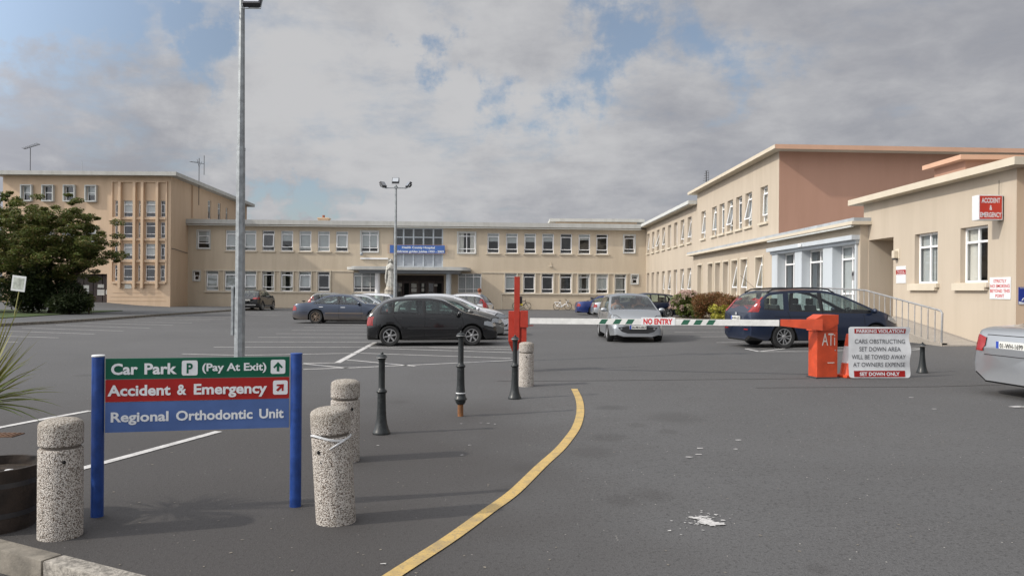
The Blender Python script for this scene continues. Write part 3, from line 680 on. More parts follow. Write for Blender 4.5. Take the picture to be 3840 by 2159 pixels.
mb = MB(tower.location); ox = .75; mb.add([(-45.6, TY-ox, 11.35), (-30.1+ox, TY-ox, 11.35), (-31.83+ox, 93.5, 11.35), (-46.5, 93.5, 11.35)]+[(-45.6, TY-ox, 11.68), (-30.1+ox, TY-ox, 11.68), (-31.83+ox, 93.5, 11.68), (-46.5, 93.5, 11.68)],
    ((0, 1, 2, 3), (4, 5, 6, 7), (0, 1, 5, 4), (1, 2, 6, 5), (2, 3, 7, 6), (3, 0, 4, 7))); mb.build('roof', MATS['fascia'], tower)
zt, zb_ = tz(350, 459).z, tz(350, 711).z
for xm in (303.5, 340.4, 360.5, 397.5):
    a = tz(xm, 600).x+44.9; mb = MB(tower.location); FT.box(mb, a-.11, a+.11, tz(350, 724).z, zt, 0, .32); mb.build('rib', MATS['tan'], tower)
a, b = tz(283.7, 600).x+44.9, tz(417, 600).x+44.9
mb = MB(tower.location); FT.box(mb, a-.12, a, zb_, zt+.12, 0, .12); FT.box(mb, b, b+.12, zb_, zt+.12, 0, .12); FT.box(mb, a, b, zt, zt+.12, 0, .14); mb.build('stair_surround', MATS['tan'], tower)
for i, (ya, yb) in enumerate(rows):
    mb = MB(tower.location); z = tz(350, yb).z; FT.box(mb, a, b, z-.24, z-.06, 0, .16); mb.build('ledge', MATS['tan'], tower)
for k, z in enumerate((1.1, .75, .4)):
    mb = MB(tower.location); FT.box(mb, a-.2*k, b-.4+.2*k, z, z+.03, 0, .02); mb.build('ledge', MATS['tan'], tower)
mb = MB(tower.location); mb.tube([FS.p(FS.uz(482, 500)[0], 8.2, .1), FS.p(FS.uz(482, 500)[0], 11.3, .1)], .06); mb.build('downpipe', MATS['tan'], tower)
nd = 5; wd = (d1-d0)/nd
for i in range(nd):
    mb = MB(tower.location); FT.box(mb, d0+wd*i+.03, d0+wd*(i+1)-.03, .1, 2.7, -.9, -.84); mb.build('door', MATS['dark_door'], tower)  # near-black door colour holds the tree's shade over this entrance
for px, py, w_, h_ in ((166, 737, .4, .35), (204, 722, .5, .35), (204, 733.5, .5, .35), (204, 745, .45, .4), (241, 719, .55, .3), (241, 735, .65, .5), (259.5, 734.5, .4, .4), (322.5, 720, .6, .4)):
    p = at(px, py, TY); mb = MB(tower.location); FT.box(mb, p.x+44.9-w_/2, p.x+44.9+w_/2, p.z-h_/2, p.z+h_/2, *(( -.83, -.82) if px < 300 else (.02, .04))); mb.build('notice', MATS['paper'], tower)
mb = MB(tower.location); mb.tube([FT.p(at(418, 623, TY).x+44.9, at(418, 623, TY).z, .05), (-29.9, TY+.4, 5.0), FS.p(4, 4.8, .1)], .03); mb.build('cable', MATS['dark_metal'], tower)

# ---------------- right wing, far stretch
WX = 12.9
FW = Fac((WX, 74.8), (WX, 54.2))          # u runs towards the camera
wing = empty('hospital_wing_building', (15.5, 64, -.2), 0, 'receding cream two-storey wing that meets the front at the inside corner', 'building')
holes = []; wins = []
zc_ = [73.6, 71.1, 68.7, 66.2, 63.7, 61.3, 58.9, 56.5]; opn = [.12, .12, .28, .16, 0, 0, .12, .16]; opl = [0, 0, 0, .08, .14, 0, .1, .15]
for y, o1, o2 in zip(zc_, opn, opl):
    u = 74.8-y
    for z0, z1, o_, s_ in ((5.17, 7.02, o1, True), (1.35, 3.3, o2, False)):
        holes.append((u-.62, u+.62, z0, z1)); wins.append((u-.62, u+.62, z0, z1, dict(opened=o_, rev=.26, blind=pick_blind(), sill=s_)))
mb = MB(wing.location); wall(mb, FW, 0, FW.L, -.5, 7.72, holes, .26); mb.quad((22, 54.2, -.5), (22, 75, -.5), (22, 75, 7.72), (22, 54.2, 7.72)); mb.build('wall', MATS['cream'], wing)
interior(FW, wing, .3, FW.L, [-.2, 3.6, 7.6], 1.7, .3)
for w_ in wins: window(FW, wing, *w_[:4], **w_[4])
mb = MB(wing.location); FW.box(mb, -12, FW.L-.03, 7.72, 7.965, -9.5, .62); mb.build('roof', MATS['pale_trim'], wing)
mb = MB(wing.location); FW.box(mb, .2, FW.L-.03, 7.66, 7.715, .1, .55); mb.build('soffit', MATS['soffit'], wing)

# ---------------- right wing, tall block with single-storey lean-to and blue glazed entrance
tall = empty('tall_block_building', (20, 45, 0), 0, 'taller cream block with a blank salmon end wall above the blue glazed entrance', 'building')
FA = Fac((WX, 54.2), (WX, 37.57)); FB = Fac((WX-.2, 54.4), (WX-.2, 28.3))
holes = []; wins = []
for y, o_ in zip((52.4, 49.6, 47.8, 46.0, 44.2, 42.4, 39.8), (.12, .1, 0, .2, 0, .2, .04)):
    u = 54.2-y; holes.append((u-.58, u+.58, 5.18, 7.02)); wins.append((u-.58, u+.58, 5.18, 7.02, dict(opened=o_, rev=.22, blind=pick_blind())))
mb = MB(tall.location); wall(mb, FA, 0, FA.L, 4.0, 8.42, holes, .22)
mb.quad((WX, 54.2, 4), (24, 54.2, 4), (24, 54.2, 8.42), (WX, 54.2, 8.42)); mb.build('wall', MATS['cream'], tall)
interior(FA, tall, .3, FA.L-.4, [4.2, 8.3], 1.7, .3)
for w_ in wins: window(FA, tall, *w_[:4], **w_[4])
FE = Fac((WX+.002, 37.57), (29.5, 38.45)); mb = MB(tall.location); wall(mb, FE, 0, FE.L, 3.8, 8.42, [], 0); mb.quad(FE.p(FE.L, 0), (29.5, 54, 0), (29.5, 54, 8.42), FE.p(FE.L, 8.42)); mb.build('end_wall', MATS['salmon'], tall)
rf = MB(tall.location); A_ = [Vector((WX-.5, 36.75, 0)), Vector((30.2, 37.7, 0)), Vector((30.2, 55, 0)), Vector((WX-.5, 55, 0))]
def slab4(mb, pts, z0, z1): mb.add([(p[0], p[1], z0) for p in pts]+[(p[0], p[1], z1) for p in pts], ((0, 1, 2, 3), (4, 5, 6, 7), (0, 1, 5, 4), (1, 2, 6, 5), (2, 3, 7, 6), (3, 0, 4, 7)))
slab4(rf, A_, 8.42, 8.6); ro = rf.build('roof', MATS['trim_cream'], tall)
mb = MB(tall.location); d_ = Vector((17.7, .95, 0)).normalized(); mb.add([A_[0]+Vector((.03, -.02, z)) for z in (8.40, 8.61)]+[A_[1]+Vector((0, -.02, z)) for z in (8.40, 8.61)]+[A_[0]+Vector((.03, 0, z)) for z in (8.40, 8.61)]+[A_[1]+Vector((0, 0, z)) for z in (8.40, 8.61)], ((0, 2, 3, 1), (0, 4, 6, 2), (1, 3, 7, 5), (4, 5, 7, 6))); mb.build('fascia', MATS['salmon_trim'], ro)
# ground floor of the block
holes = []; wins = []
for y, o_ in zip((52.4, 49.6, 47.8, 46.0, 44.2, 42.4, 39.8), (0, 0, 0, 0, .2, .2, .2)):
    u = 54.4-y; holes.append((u-.6, u+.6, 1.42, 3.38)); wins.append((u-.6, u+.6, 1.42, 3.38, dict(opened=o_, rev=.3, blind=pick_blind(), sill=True)))
ENT0, ENT1 = 54.4-37.75, 54.4-28.5
holes.append((ENT0, ENT1, .6, 3.62, .6))
mb = MB(tall.location); wall(mb, FB, 0, FB.L, -.3, 4.1, holes, .3); mb.quad(FB.p(0, -.3), (14, 54.4, -.3), (14, 54.4, 4.1), FB.p(0, 4.1)); mb.quad(FB.p(FB.L, -.3), (13.0, 28.3, -.3), (13.0, 28.3, 4.1), FB.p(FB.L, 4.1)); gw = mb.build('ground_floor_wall', MATS['cream'], tall)
interior(FB, tall, .3, ENT0-.2, [0, 4.0], 1.9, .35)
for w_ in wins: window(FB, tall, *w_[:4], **w_[4])
for h in holes[:-1]:
    mb = MB(tall.location)
    for a, b, c, d in ((h[0]-.09, h[0], h[2], h[3]+.09), (h[1], h[1]+.09, h[2], h[3]+.09), (h[0], h[1], h[3], h[3]+.09)): FB.box(mb, a, b, c, d, 0, .05)
    mb.build('window_surround', MATS['trim_cream'], tall)
mb = MB(tall.location); FB.box(mb, -.5, 26.35, 4.08, 4.2, -4, .42); er = mb.build('eaves', MATS['trim_cream'], tall)
mb = MB(tall.location); FB.box(mb, -.5, 26.3, 4.201, 4.33, -12, .34)
mb.build('lean_to_roof', MATS['lead'], er)
mb = MB(tall.location); FB.box(mb, 16.9, 26.2, 4.0, 4.075, .30, .39); mb.build('gutter', MATS['pale_trim'], er)
# blue entrance bays
eb = MB(tall.location); FB.box(eb, ENT0-.15, ENT1+.15, 3.55, 3.72, -.3, .3); FB.box(eb, ENT0-.1, ENT1+.1, 3.42, 3.55, -.3, .12)
ent = eb.build('entrance_frame', MATS['blue_frame'], tall)
wy = [(36.96, 34.71), (33.87, 31.57), (30.63, 28.63)]
cuts = [37.75]+[q for w_ in wy for q in w_]+[28.5]
for i in range(0, len(cuts), 2):
    a, b = 54.4-cuts[i], 54.4-cuts[i+1]
    if i == 0: FB  # far pier
    mb = MB(tall.location); FB.box(mb, a, b, .5, 3.42, -.62, .06 if b-a < 3 else .06)
    mb.build('pier', MATS['blue_frame'], ent)
for ya, yb in wy:
    a, b = 54.4-ya, 54.4-yb; window(FB, tall, a+.02, b-.02, .85, 3.42, rev=.34, cols=2, rows=(.2, .52, .28), sill=False, blind=(.98, 'blind') if ya < 36 and RW.random() < .6 else None, bar=.07)
mb = MB(tall.location); mb.quad(FB.p(ENT0, .6, -1.6), FB.p(ENT1, .6, -1.6), FB.p(ENT1, 3.6, -1.6), FB.p(ENT0, 3.6, -1.6)); mb.quad(FB.p(ENT0, .78, -.4), FB.p(ENT1, .78, -.4), FB.p(ENT1, .78, -1.6), FB.p(ENT0, .78, -1.6)); mb.build('interior', MATS['interior'], tall, fix=False)

# ---------------- accident and emergency block at the right
ax = 13.0; FAE = Fac((ax, 28.7), (ax, 20.0)); aq = lambda px, py: FAE.uz(px, py)
ae = empty('emergency_block_building', (16, 24, 0), 0, 'single-storey cream block with a deep porch opening, two white windows and the red hospital sign', 'building')
w1 = (28.7-25.05, 28.7-23.7); w2_ = (28.7-22.5, 28.7-21.2); rc = (28.7-28.28, 28.7-26.45)
holes = [(*w1, 1.92, 3.5), (*w2_, 1.92, 3.5), (*rc, .3, 3.52, 2.2)]
mb = MB(ae.location); wall(mb, FAE, 0, FAE.L, -.2, 4.86, holes, .18); mb.quad(FAE.p(0, 0), (24, 28.7, 0), (24, 28.7, 4.86), FAE.p(0, 4.86)); mb.quad(FAE.p(rc[0], .3, -2.2), FAE.p(rc[1], .3, -2.2), FAE.p(rc[1], 3.52, -2.2), FAE.p(rc[0], 3.52, -2.2)); mb.build('wall', MATS['cream'], ae)
mb = MB(ae.location); mb.quad(FAE.p(FAE.L, -.2, -.001), (25, 20.5, -.2), (25, 20.5, 4.86), FAE.p(FAE.L, 4.86, -.001)); mb.build('side_wall', MATS['tan'], ae)
interior(FAE, ae, rc[1]+.1, FAE.L-.1, [.8, 4.6], 1.5, .25)
window(FAE, ae, w1[0], w1[1], 1.92, 3.5, rev=.18, cols=2, rows=(.27, .73), blind=('vertical', 'blind'), bar=.06)
window(FAE, ae, w2_[0], w2_[1], 1.92, 3.5, rev=.18, cols=2, rows=(.27, .73), blind=('curtain', 'curtain'), bar=.06)
mb = MB(ae.location); slab4(mb, [(ax-.42, 19.45), (26, 20.0), (26, 29.1), (ax-.42, 29.1)], 4.86, 5.06); mb.build('roof', MATS['trim_cream'], ae)
for h in ((w1[0], w1[1]), (w2_[0], w2_[1])):
    mb = MB(ae.location); FAE.box(mb, h[0]-.24, h[1]+.03, 1.70, 1.905, 0, .12); mb.build('sill', MATS['trim_cream'], ae)
mb = MB(ae.location); slab4(mb, [(17.5, 30), (19.6, 30), (19.6, 32.2), (17.5, 32.2)], 4.7, 6.75); hs_ = mb.build('rooftop_housing', MATS['salmon'], ae)
mb = MB(ae.location); slab4(mb, [(17.15, 29.7), (20, 29.7), (20, 32.5), (17.15, 32.5)], 6.75, 6.93); mb.build('housing_roof', MATS['salmon_trim'], hs_)
# ramp with handrail
def rz_(y): return zg(12, y)+ (0 if y < 21.4 else min(.62, (y-21.4)*.135))
mb = MB(); ysr = [20.9, 21.4, 22.5, 24, 25.5, 26.1, 29, 34, 38.3]
for a, b in zip(ysr, ysr[1:]):
    za, zb2 = rz_(a)+.03, rz_(b)+.03
    mb.quad((11.6, a, za), (12.99, a, za), (12.99, b, zb2), (11.6, b, zb2)); mb.quad((11.6, a, -.3), (11.6, b, -.3), (11.6, b, zb2), (11.6, a, za)); mb.quad((11.6, a, za+.05), (11.75, a, za+.05), (11.75, b, zb2+.05), (11.6, b, zb2+.05)); mb.quad((11.6, a, za), (11.6, b, zb2), (11.6, b, zb2+.05), (11.6, a, za+.05)); mb.quad((11.75, a, za), (11.75, b, zb2), (11.75, b, zb2+.05), (11.75, a, za+.05))
mb.quad((11.6, 20.9, -.3), (12.99, 20.9, -.3), (12.99, 20.9, rz_(20.9)+.03), (11.6, 20.9, rz_(20.9)+.03)); mb.quad((11.6, 38.3, -.3), (12.99, 38.3, -.3), (12.99, 38.3, rz_(38)+.03), (11.6, 38.3, rz_(38)+.03))
tag(mb.build('access_ramp', MATS['ramp_conc'], fix=False), kind='structure')
hr = empty('handrail', (11.67, 21.0, .2), 0, 'grey steel handrail with many uprights climbing the ramp beside the wall', 'handrail'); X = 11.67
top = lambda y: rz_(y)+.95 if y < 26 else rz_(26)+.98
mb = MB(hr.location); mb.tube([(X, 21.05, rz_(21)+.02), (X, 21.02, top(21)-.07), (X, 21.1, top(21)), (X, 25.6, top(25.6)), (X, 28.6, top(26.2)), (X, 36, top(26.2))], .028, 8); mb.build('rail', MATS['steel'], hr, smooth=True)
y = 21.38
while y < 30:
    mb = MB(hr.location); mb.tube([(X, y, rz_(y)+.02), (X, y, top(y)-.01)], .016, 6); mb.build('upright', MATS['steel'], hr, smooth=True); y += .36
# ------------------------------------------------------------------ cars
def pchip(keys):
    xs = [k[0] for k in keys]; ys = [k[1] for k in keys]; n = len(xs)
    h = [xs[i+1]-xs[i] for i in range(n-1)]; d = [(ys[i+1]-ys[i])/h[i] for i in range(n-1)]
    m = [d[0]]+[0 if d[i-1]*d[i] <= 0 else 2*d[i-1]*d[i]/(d[i-1]+d[i]) for i in range(1, n-1)]+[d[-1]]
    def f(x):
        if x <= xs[0]: return ys[0]
        if x >= xs[-1]: return ys[-1]
        i = max(j for j in range(n-1) if xs[j] <= x); t_ = (x-xs[i])/h[i]
        return ((2*t_**3-3*t_*t_+1)*ys[i]+(t_**3-2*t_*t_+t_)*h[i]*m[i]+(-2*t_**3+3*t_*t_)*ys[i+1]+(t_**3-t_*t_)*h[i]*m[i+1])
    return f
def paint(name, col, metal=.5, rough=.32, dust=None, df=.20):
    if name in MATS: return MATS[name]
    m, t, p = principled(name); MATS[name] = m
    p.inputs['Base Color'].default_value = (*col, 1); p.inputs['Metallic'].default_value = metal; p.inputs['Roughness'].default_value = rough
    p.inputs['Coat Weight'].default_value = .7; p.inputs['Coat Roughness'].default_value = .05
    tc = t.new('ShaderNodeTexCoord'); sx = t.new('ShaderNodeSeparateXYZ'); t.link(tc.outputs['Object'], sx.inputs[0])
    n = t.noise(tc.outputs['Object'], 3, 5, .6)
    d = t.ramp(t.math('ADD', sx.outputs[2], t.math('MULTIPLY', n, .25)), .30, .85 if dust else .60, .75 if dust else df, 0)
    t.link(t.mix(d, col, dust or (.10, .09, .08)), p.inputs['Base Color']); t.link(t.math('MULTIPLY', t.math('SUBTRACT', 1, d), .7), p.inputs['Coat Weight'])
    t.link(t.math('MULTIPLY', t.math('SUBTRACT', 1, d), metal), p.inputs['Metallic']); t.link(t.math('ADD', t.math('MULTIPLY', d, .5), rough), p.inputs['Roughness'])
    return m
def skin(bvh, poly, side, off=.006, cuts=3):
    """polygon in a side ('R','L'), front ('F') or rear ('B') view, laid on the body surface"""
    bm = bmesh.new()
    cv = {'R': lambda a, z: Vector((a, -3, z)), 'L': lambda a, z: Vector((a, 3, z)), 'F': lambda a, z: Vector((5, a, z)), 'B': lambda a, z: Vector((-5, a, z)), 'T': lambda a, z: Vector((a, z, 4))}[side]
    dr = {'R': Vector((0, 1, 0)), 'L': Vector((0, -1, 0)), 'F': Vector((-1, 0, 0)), 'B': Vector((1, 0, 0)), 'T': Vector((0, 0, -1))}[side]
    f = bm.faces.new([bm.verts.new(cv(*p)) for p in poly])
    if cuts:
        bmesh.ops.triangulate(bm, faces=[f]); bmesh.ops.subdivide_edges(bm, edges=bm.edges[:], cuts=cuts, use_grid_fill=True)
    vs = []; last = None
    for v in bm.verts:
        h = bvh.ray_cast(v.co, dr); vs.append(h[0]-dr*off if h[0] is not None else None)
    ok = [v for v in vs if v is not None]
    if not ok: bm.free(); return [], []
    for i, v in enumerate(vs):
        if v is None:
            src = bm.verts[i].co if False else list(bm.verts)[i].co
            q = min(ok, key=lambda p: (p-src-dr*dr.dot(p-src)).length); vs[i] = q
    bm.verts.index_update(); fs = [tuple(v.index for v in f.verts) for f in bm.faces]; bm.free(); return vs, fs
def rect(a0, a1, z0, z1): return [(a0, z0), (a1, z0), (a1, z1), (a0, z1)]
def rrect(a0, a1, z0, z1, r=.03, n=3):
    o = []
    for cx, cz, s0 in ((a1-r, z1-r, 0), (a0+r, z1-r, 1), (a0+r, z0+r, 2), (a1-r, z0+r, 3)):
        for k in range(n+1): q = (s0+k/n)*pi/2; o.append((cx+r*cos(q), cz+r*sin(q)))
    return o

def make_wheel(root, x, y, R, style, wid=.20, dirty=False):
    s = 1 if y > 0 else -1
    M = T(x, y, R) @ Matrix.Rotation(radians(-90*s), 4, 'X')   # local z -> outward
    mb = MB(); r = R*.66
    mb.lathe([(r*.96, -wid/2), (R*.93, -wid/2), (R, -wid*.36), (R, wid*.36), (R*.93, wid/2), (r*1.06, wid/2), (r, wid*.46), (r, wid*.1), (.03, wid*.06)], 36, M)
    w = mb.build('wheel', MATS['tyre'], root, smooth=50)
    mb = MB(); zf = wid*.44
    mb.lathe([(r*1.0, zf-.05), (r*1.0, zf+.006), (r*.93, zf+.008), (r*.90, zf-.03), (r*.90, -.01)], 36, M, cap=False)
    n = style; q = {5: .42, 6: .36, 7: .32, 10: .17, 12: .14}[n]
    for k in range(n):
        a = 2*pi*k/n+.2; hw = r*q*.5
        if n in (10,):
            a += .07*(1 if k % 2 else -1)
        c0, c1 = (r*.12, hw*.8), (r*.93, hw)
        vs = []
        for (rad, ww), zz_ in (((r*.10, hw*.7), zf-.012), ((r*.94, hw*(.75 if n > 7 else .62)), zf-.004)):
            for sgn in (-1, 1):
                for dz in (-.03, 0): vs.append((rad*cos(a)-sgn*ww*sin(a), rad*sin(a)+sgn*ww*cos(a), zz_+dz))
        mb.add(vs, ((0, 1, 3, 2), (4, 6, 7, 5), (0, 2, 6, 4), (1, 5, 7, 3), (0, 4, 5, 1), (2, 3, 7, 6)), M)
    mb.lathe([(r*.24, zf-.04), (r*.24, zf-.006), (r*.17, zf+.004), (.01, zf+.004)], 18, M)
    mb.build('rim', MATS['rim_dirty' if dirty else 'rim'], w, smooth=True)
    return w

def car(name, label, cat, P, pm, loc, heading, group=None, rimdirty=False, plate=None, detail=True, front_plate=None, roof_rails=False, antenna=False, open_window=False):
    root = empty(name, loc, heading, label, cat, group)
    zc, zb = pchip(P['zc']), pchip(P['zb']); x0, x1 = P['x']; Wd, R = P['w'], P['R']; wf, wr_ = P['wheels']; zf = P.get('clear', .19)
    tum = P.get('tumble', .36); ra = R+.055
    cx, tx = P['cowl'], P['roof_f']; rb, rt = P['rear_b'], P['rear_t']; sides = P['side']; shk = pchip(P.get('shear', [(x0, 0), (x1, 0)]))
    rndf, rndr = P.get('rf', .20), P.get('rr', .14)
    def plan(x):
        a = max(0, (x-(x1-.75))/.75); b = max(0, ((x0+.6)-x)/.6)
        return 1-rndf*a**2.4-rndr*b**2.6
    def arch(x):
        z = 0
        for w in (wf, wr_):
            d = abs(x-w)
            if d < ra: z = max(z, R-.01+sqrt(ra*ra-d*d))
        return z
    X = {x0, x1, cx, tx, rb, rt, x0+.03, x0+.08, x1-.03, x1-.08, x1-.15}
    for a, b in sides: X |= {a, b}
    for w in (wf, wr_):
        for k in range(13): X.add(w+ra*math.cos(pi*k/12)*.999)
        X |= {w-ra-.002, w+ra+.002}
    k = x0
    while k < x1: X.add(k); k += .11
    xs = []
    hard = {x0, x1, cx, tx, rb, rt}|{q for s_ in sides for q in s_}
    for x in sorted(X):
        if x < x0 or x > x1: continue
        if xs and x-xs[-1] < .018:
            if x in hard and xs[-1] not in hard: xs[-1] = x
            continue
        xs.append(x)
    def ring(x):
        p = plan(x); w = Wd*p; c = zc(x); b = min(zb(x), c-.012); zs = zf+.03+.03*max(0, (x-(x1-.35))/.35)+.10*max(0, ((x0+.35)-x)/.35)
        ar = arch(x); za = max(zs, ar); wb = (Wd-.055)*p; zu = max(b+.008, c-P.get('crown', .06)*min(1, (c-b)/.2)); wu = max(.1, wb-tum*(zu-b)); h = zu-b
        z4 = max(.42, za+.03); z5 = max(b-.16, z4+.03); s0 = min(.035, h*.25)/h if h > 1e-4 else .3; s1 = max(h-.065, h*.55)/h
        L_ = [(0, zf, 0), (w*.70, zf, 0), (w*.70, max(zf+.01, ar), 0), (w*.975, za, 0), (w*1.0, z4, 0), (w*.995, (z4+z5)/2, 0), (w*.985, z5, 0), (wb+.012*p, b-.03, 0), (wb, b, 0)]
        for s_ in (s0, s1, 1): L_.append((wb+(wu-wb)*s_+.02*sin(pi*s_)*min(1, h/.3), b+h*s_, s_))
        for q in (.93, .62, .31, 0): L_.append((wu*q, zu+(c-zu)*(1-q**2.2), 1))
        return [Vector((x+shk(x)*s_, -y, z)) for y, z, s_ in L_]
    rings = [ring(x) for x in xs]; N = len(rings[0])
    # nose and tail caps, slightly domed
    def capring(rg, dx, k):
        zm = (rg[0].z+max(v.z for v in rg))/2; return [Vector((v.x+dx, v.y*k, zm+(v.z-zm)*k)) for v in rg]
    full = [capring(rings[0], -.035, .90)]+rings+[capring(rings[-1], .035, .90)]; fx = [x0-1]+xs+[x1+1]
    parts = {}
    def cls(i, j):
        if i == 0 or i == len(full)-2: return 'body' if j > 2 else 'under'
        m = (fx[i]+fx[i+1])/2
        if j < 3: return 'under'
        if j == 9 and min(full[i][11].z-full[i][8].z, full[i+1][11].z-full[i+1][8].z) > .10:
            for n, (a, b) in enumerate(sides):
                if a < m < b: return 'side_window'+str(n)
        if j in (8, 9) and full[i][11].z-full[i][8].z > .12:
            g6 = sorted(sides)
            if any(a-.03 < m < b+.03 for a, b in sides) or any(0 < g6[q+1][0]-g6[q][1] < .13 and g6[q][1] <= m <= g6[q+1][0] for q in range(len(g6)-1)): return 'window_trim'
        if j >= 12:
            if tx < m < cx: return 'windscreen'
            if rb < m < rt: return 'rear_window'
        return 'body'
    for sgn in (1, -1):
        for i in range(len(full)-1):
            for j in range(N-1):
                k = cls(i, j)
                if k.startswith('side'): k += 'R' if sgn > 0 else 'L'
                a, b, c, d = full[i][j], full[i+1][j], full[i+1][j+1], full[i][j+1]
                q = [Vector((v.x, v.y*sgn, v.z)) for v in (a, b, c, d)]
                parts.setdefault(k, MB()).add(q, ((0, 1, 2, 3),))
        for fr, k in ((full[0], 'body'), (full[-1], 'body')):
            vs = [Vector((v.x, v.y*sgn, v.z)) for v in fr]; m = Vector((fr[0].x, 0, (fr[0].z+fr[-1].z)/2)); parts['body'].add(vs+[m], [(i, i+1, len(vs)) for i in range(len(vs)-1)])
    allv, allf = [], []
    body = None
    for k, mbx in sorted(parts.items()):
        bm = bmesh.new(); vv = [bm.verts.new(v) for v in mbx.v]
        for f in mbx.f: bm.faces.new([vv[i] for i in f])
        bmesh.ops.remove_doubles(bm, verts=bm.verts, dist=.0005); bmesh.ops.dissolve_degenerate(bm, edges=bm.edges, dist=.0004); bmesh.ops.recalc_face_normals(bm, faces=bm.faces)
        nm = 'body' if k == 'body' else 'window_trim' if k == 'window_trim' else ('underbody' if k == 'under' else ''.join(c for c in k if not c.isdigit() and c not in 'RL'))
        me = bpy.data.meshes.new(nm); bm.to_mesh(me); bm.free()
        for p_ in me.polygons: p_.use_smooth = True
        me.set_sharp_from_angle(angle=radians(40)); me.materials.append(pm if k == 'body' else MATS['under'] if k == 'under' else MATS['black_plastic'] if k == 'window_trim' else MATS['screen' if k in ('windscreen',) else 'car_glass'])
        o = bpy.data.objects.new(nm, me); COL.objects.link(o); o.parent = root
        if k == 'side_window%dR' % (len(sides)-1) and open_window: bpy.data.objects.remove(o)
        b_ = len(allv); allv += [v.co.copy() for v in me.vertices]; allf += [tuple(b_+i for i in p_.vertices) for p_ in me.polygons]
        if k == 'body': body = o
    bvh = BVHTree.FromPolygons(allv, allf)
    def put(nm, polys, m, off=.006, cuts=3, par=None, label=None):
        mb = MB()
        for side, poly in polys:
            vs, fs = skin(bvh, poly, side, off, cuts); mb.add(vs, fs)
        if mb.f:
            o = mb.build(nm, MATS[m] if isinstance(m, str) else m, par or root, smooth=True); return o
    for w in (wf, wr_):
        for s_ in (-1, 1): make_wheel(root, w, s_*(Wd-.105), R, P.get('spokes', 6), dirty=rimdirty)
    # lamps, seams, handles, plates
    for nm, m, key in (('headlight', 'lamp_clear', 'head'), ('taillight', 'lamp_red', 'tail')):
        for s_, sd in ((-1, 'R'), (1, 'L')):
            pl = []
            for side, poly in P[key]:
                if side == 'S': pl.append((sd, poly))
                else: pl.append((side, [(a*s_, z) for a, z in poly]))
            h_ = put(nm, pl, m, .011, 4)
            if key == 'head' and h_:
                bz = []
                for side, poly in pl:
                    ca = sum(p[0] for p in poly)/len(poly); cz = sum(p[1] for p in poly)/len(poly); bz.append((side, [(ca+(a-ca)*1.16, cz+(z-cz)*1.22) for a, z in poly]))
                put('bezel', bz, 'black_plastic', .006, 3, h_)
    for nm, m, polys in P.get('extra', []):
        pl = []
        for side, poly in polys:
            if side == 'S': pl += [('R', poly), ('L', poly)]
            elif side == 'T': pl += [('T', poly)]
            elif side in 'fb': pl += [(side.upper(), [(a, z) for a, z in poly]), (side.upper(), [(-a, z) for a, z in poly])]
            else: pl.append((side, poly))
        for q in pl if nm in ('door_handle', 'fog_lamp') else [pl]: put(nm, q if isinstance(q, list) else [q], m, .012 if nm != 'grille' else .008, 2)
    if detail:
        ln = []
        def seam(pts, w=.011):
            for (a, z), (b, y) in zip(pts, pts[1:]):
                d = sqrt((b-a)**2+(y-z)**2) or 1; nx_, nz = -(y-z)/d*w/2, (b-a)/d*w/2
                for k in range(4):
                    u, v = k/4, (k+1)/4; pa, pb = (a+(b-a)*u, z+(y-z)*u), (a+(b-a)*v, z+(y-z)*v)
                    for sd in 'RL': ln.append((sd, [(pa[0]-nx_, pa[1]-nz), (pb[0]-nx_, pb[1]-nz), (pb[0]+nx_, pb[1]+nz), (pa[0]+nx_, pa[1]+nz)]))
        for s_ in P.get('seams', []): seam(s_)
        mb = MB()
        for sd, poly in ln:
            vs, fs = skin(bvh, poly, sd, .003, 0); mb.add(vs, fs)
        if mb.f: mb.build('door_seam', MATS['gap'], root, fix=False)
        mb = MB(); ml = []
        for sd, pts in P.get('seams_fb', []):
            for (a, z), (b, y) in zip(pts, pts[1:]):
                d = sqrt((b-a)**2+(y-z)**2); nx_, nz = -(y-z)/d*.005, (b-a)/d*.005
                for k in range(5):
                    u, v = k/5, (k+1)/5; pa, pb = (a+(b-a)*u, z+(y-z)*u), (a+(b-a)*v, z+(y-z)*v)
                    vs, fs = skin(bvh, [(pa[0]-nx_, pa[1]-nz), (pb[0]-nx_, pb[1]-nz), (pb[0]+nx_, pb[1]+nz), (pa[0]+nx_, pa[1]+nz)], sd, .003, 0); mb.add(vs, fs)
        if mb.f: mb.build('panel_seam', MATS['gap'], root, fix=False)
    # window surrounds: dark rubber
    # mirrors
    mx, mz = cx-.28, zb(cx-.3)+.07
    for s_ in (-1, 1):
        mb = MB(); mb.ball((0, 0, 0), (.07, .105, .07), 12, T(mx, s_*(Wd+.06), mz)); mb.box((mx-.01, s_*(Wd-.03), mz-.05), (.06, .14, .03)); mb.build('mirror', MATS['black_plastic'] if P.get('dark_mirror') else pm, root, smooth=True)
    # interior
    mb = MB(); zsill = min(zb(0), .95); fl = zf+.12
    for x_, n in P['seats']:
        for y_ in ((-.36, .36) if n == 2 else (-.42, 0, .42)):
            mb.box((x_, y_, fl+.22), (.5, .44 if n == 2 else .38, .22), None, .05); mb.box((-.0, 0, .30), (.13, .42 if n == 2 else .38, .62), T(x_-.22, y_, fl+.25) @ Matrix.Rotation(radians(-12), 4, 'Y'), .05); mb.box((x_-.36, y_, fl+1.0-.06), (.09, .26, .17), None, .03)
    mb.build('seats', MATS['seat_light' if P.get('light_seats') else 'seat'], root, smooth=True)
    mb = MB(); mb.box((cx-.42, 0, zb(cx-.4)-.08), (.5, Wd*1.7, .14), None, .04); mb.build('dashboard', MATS['seat'], root, smooth=True)
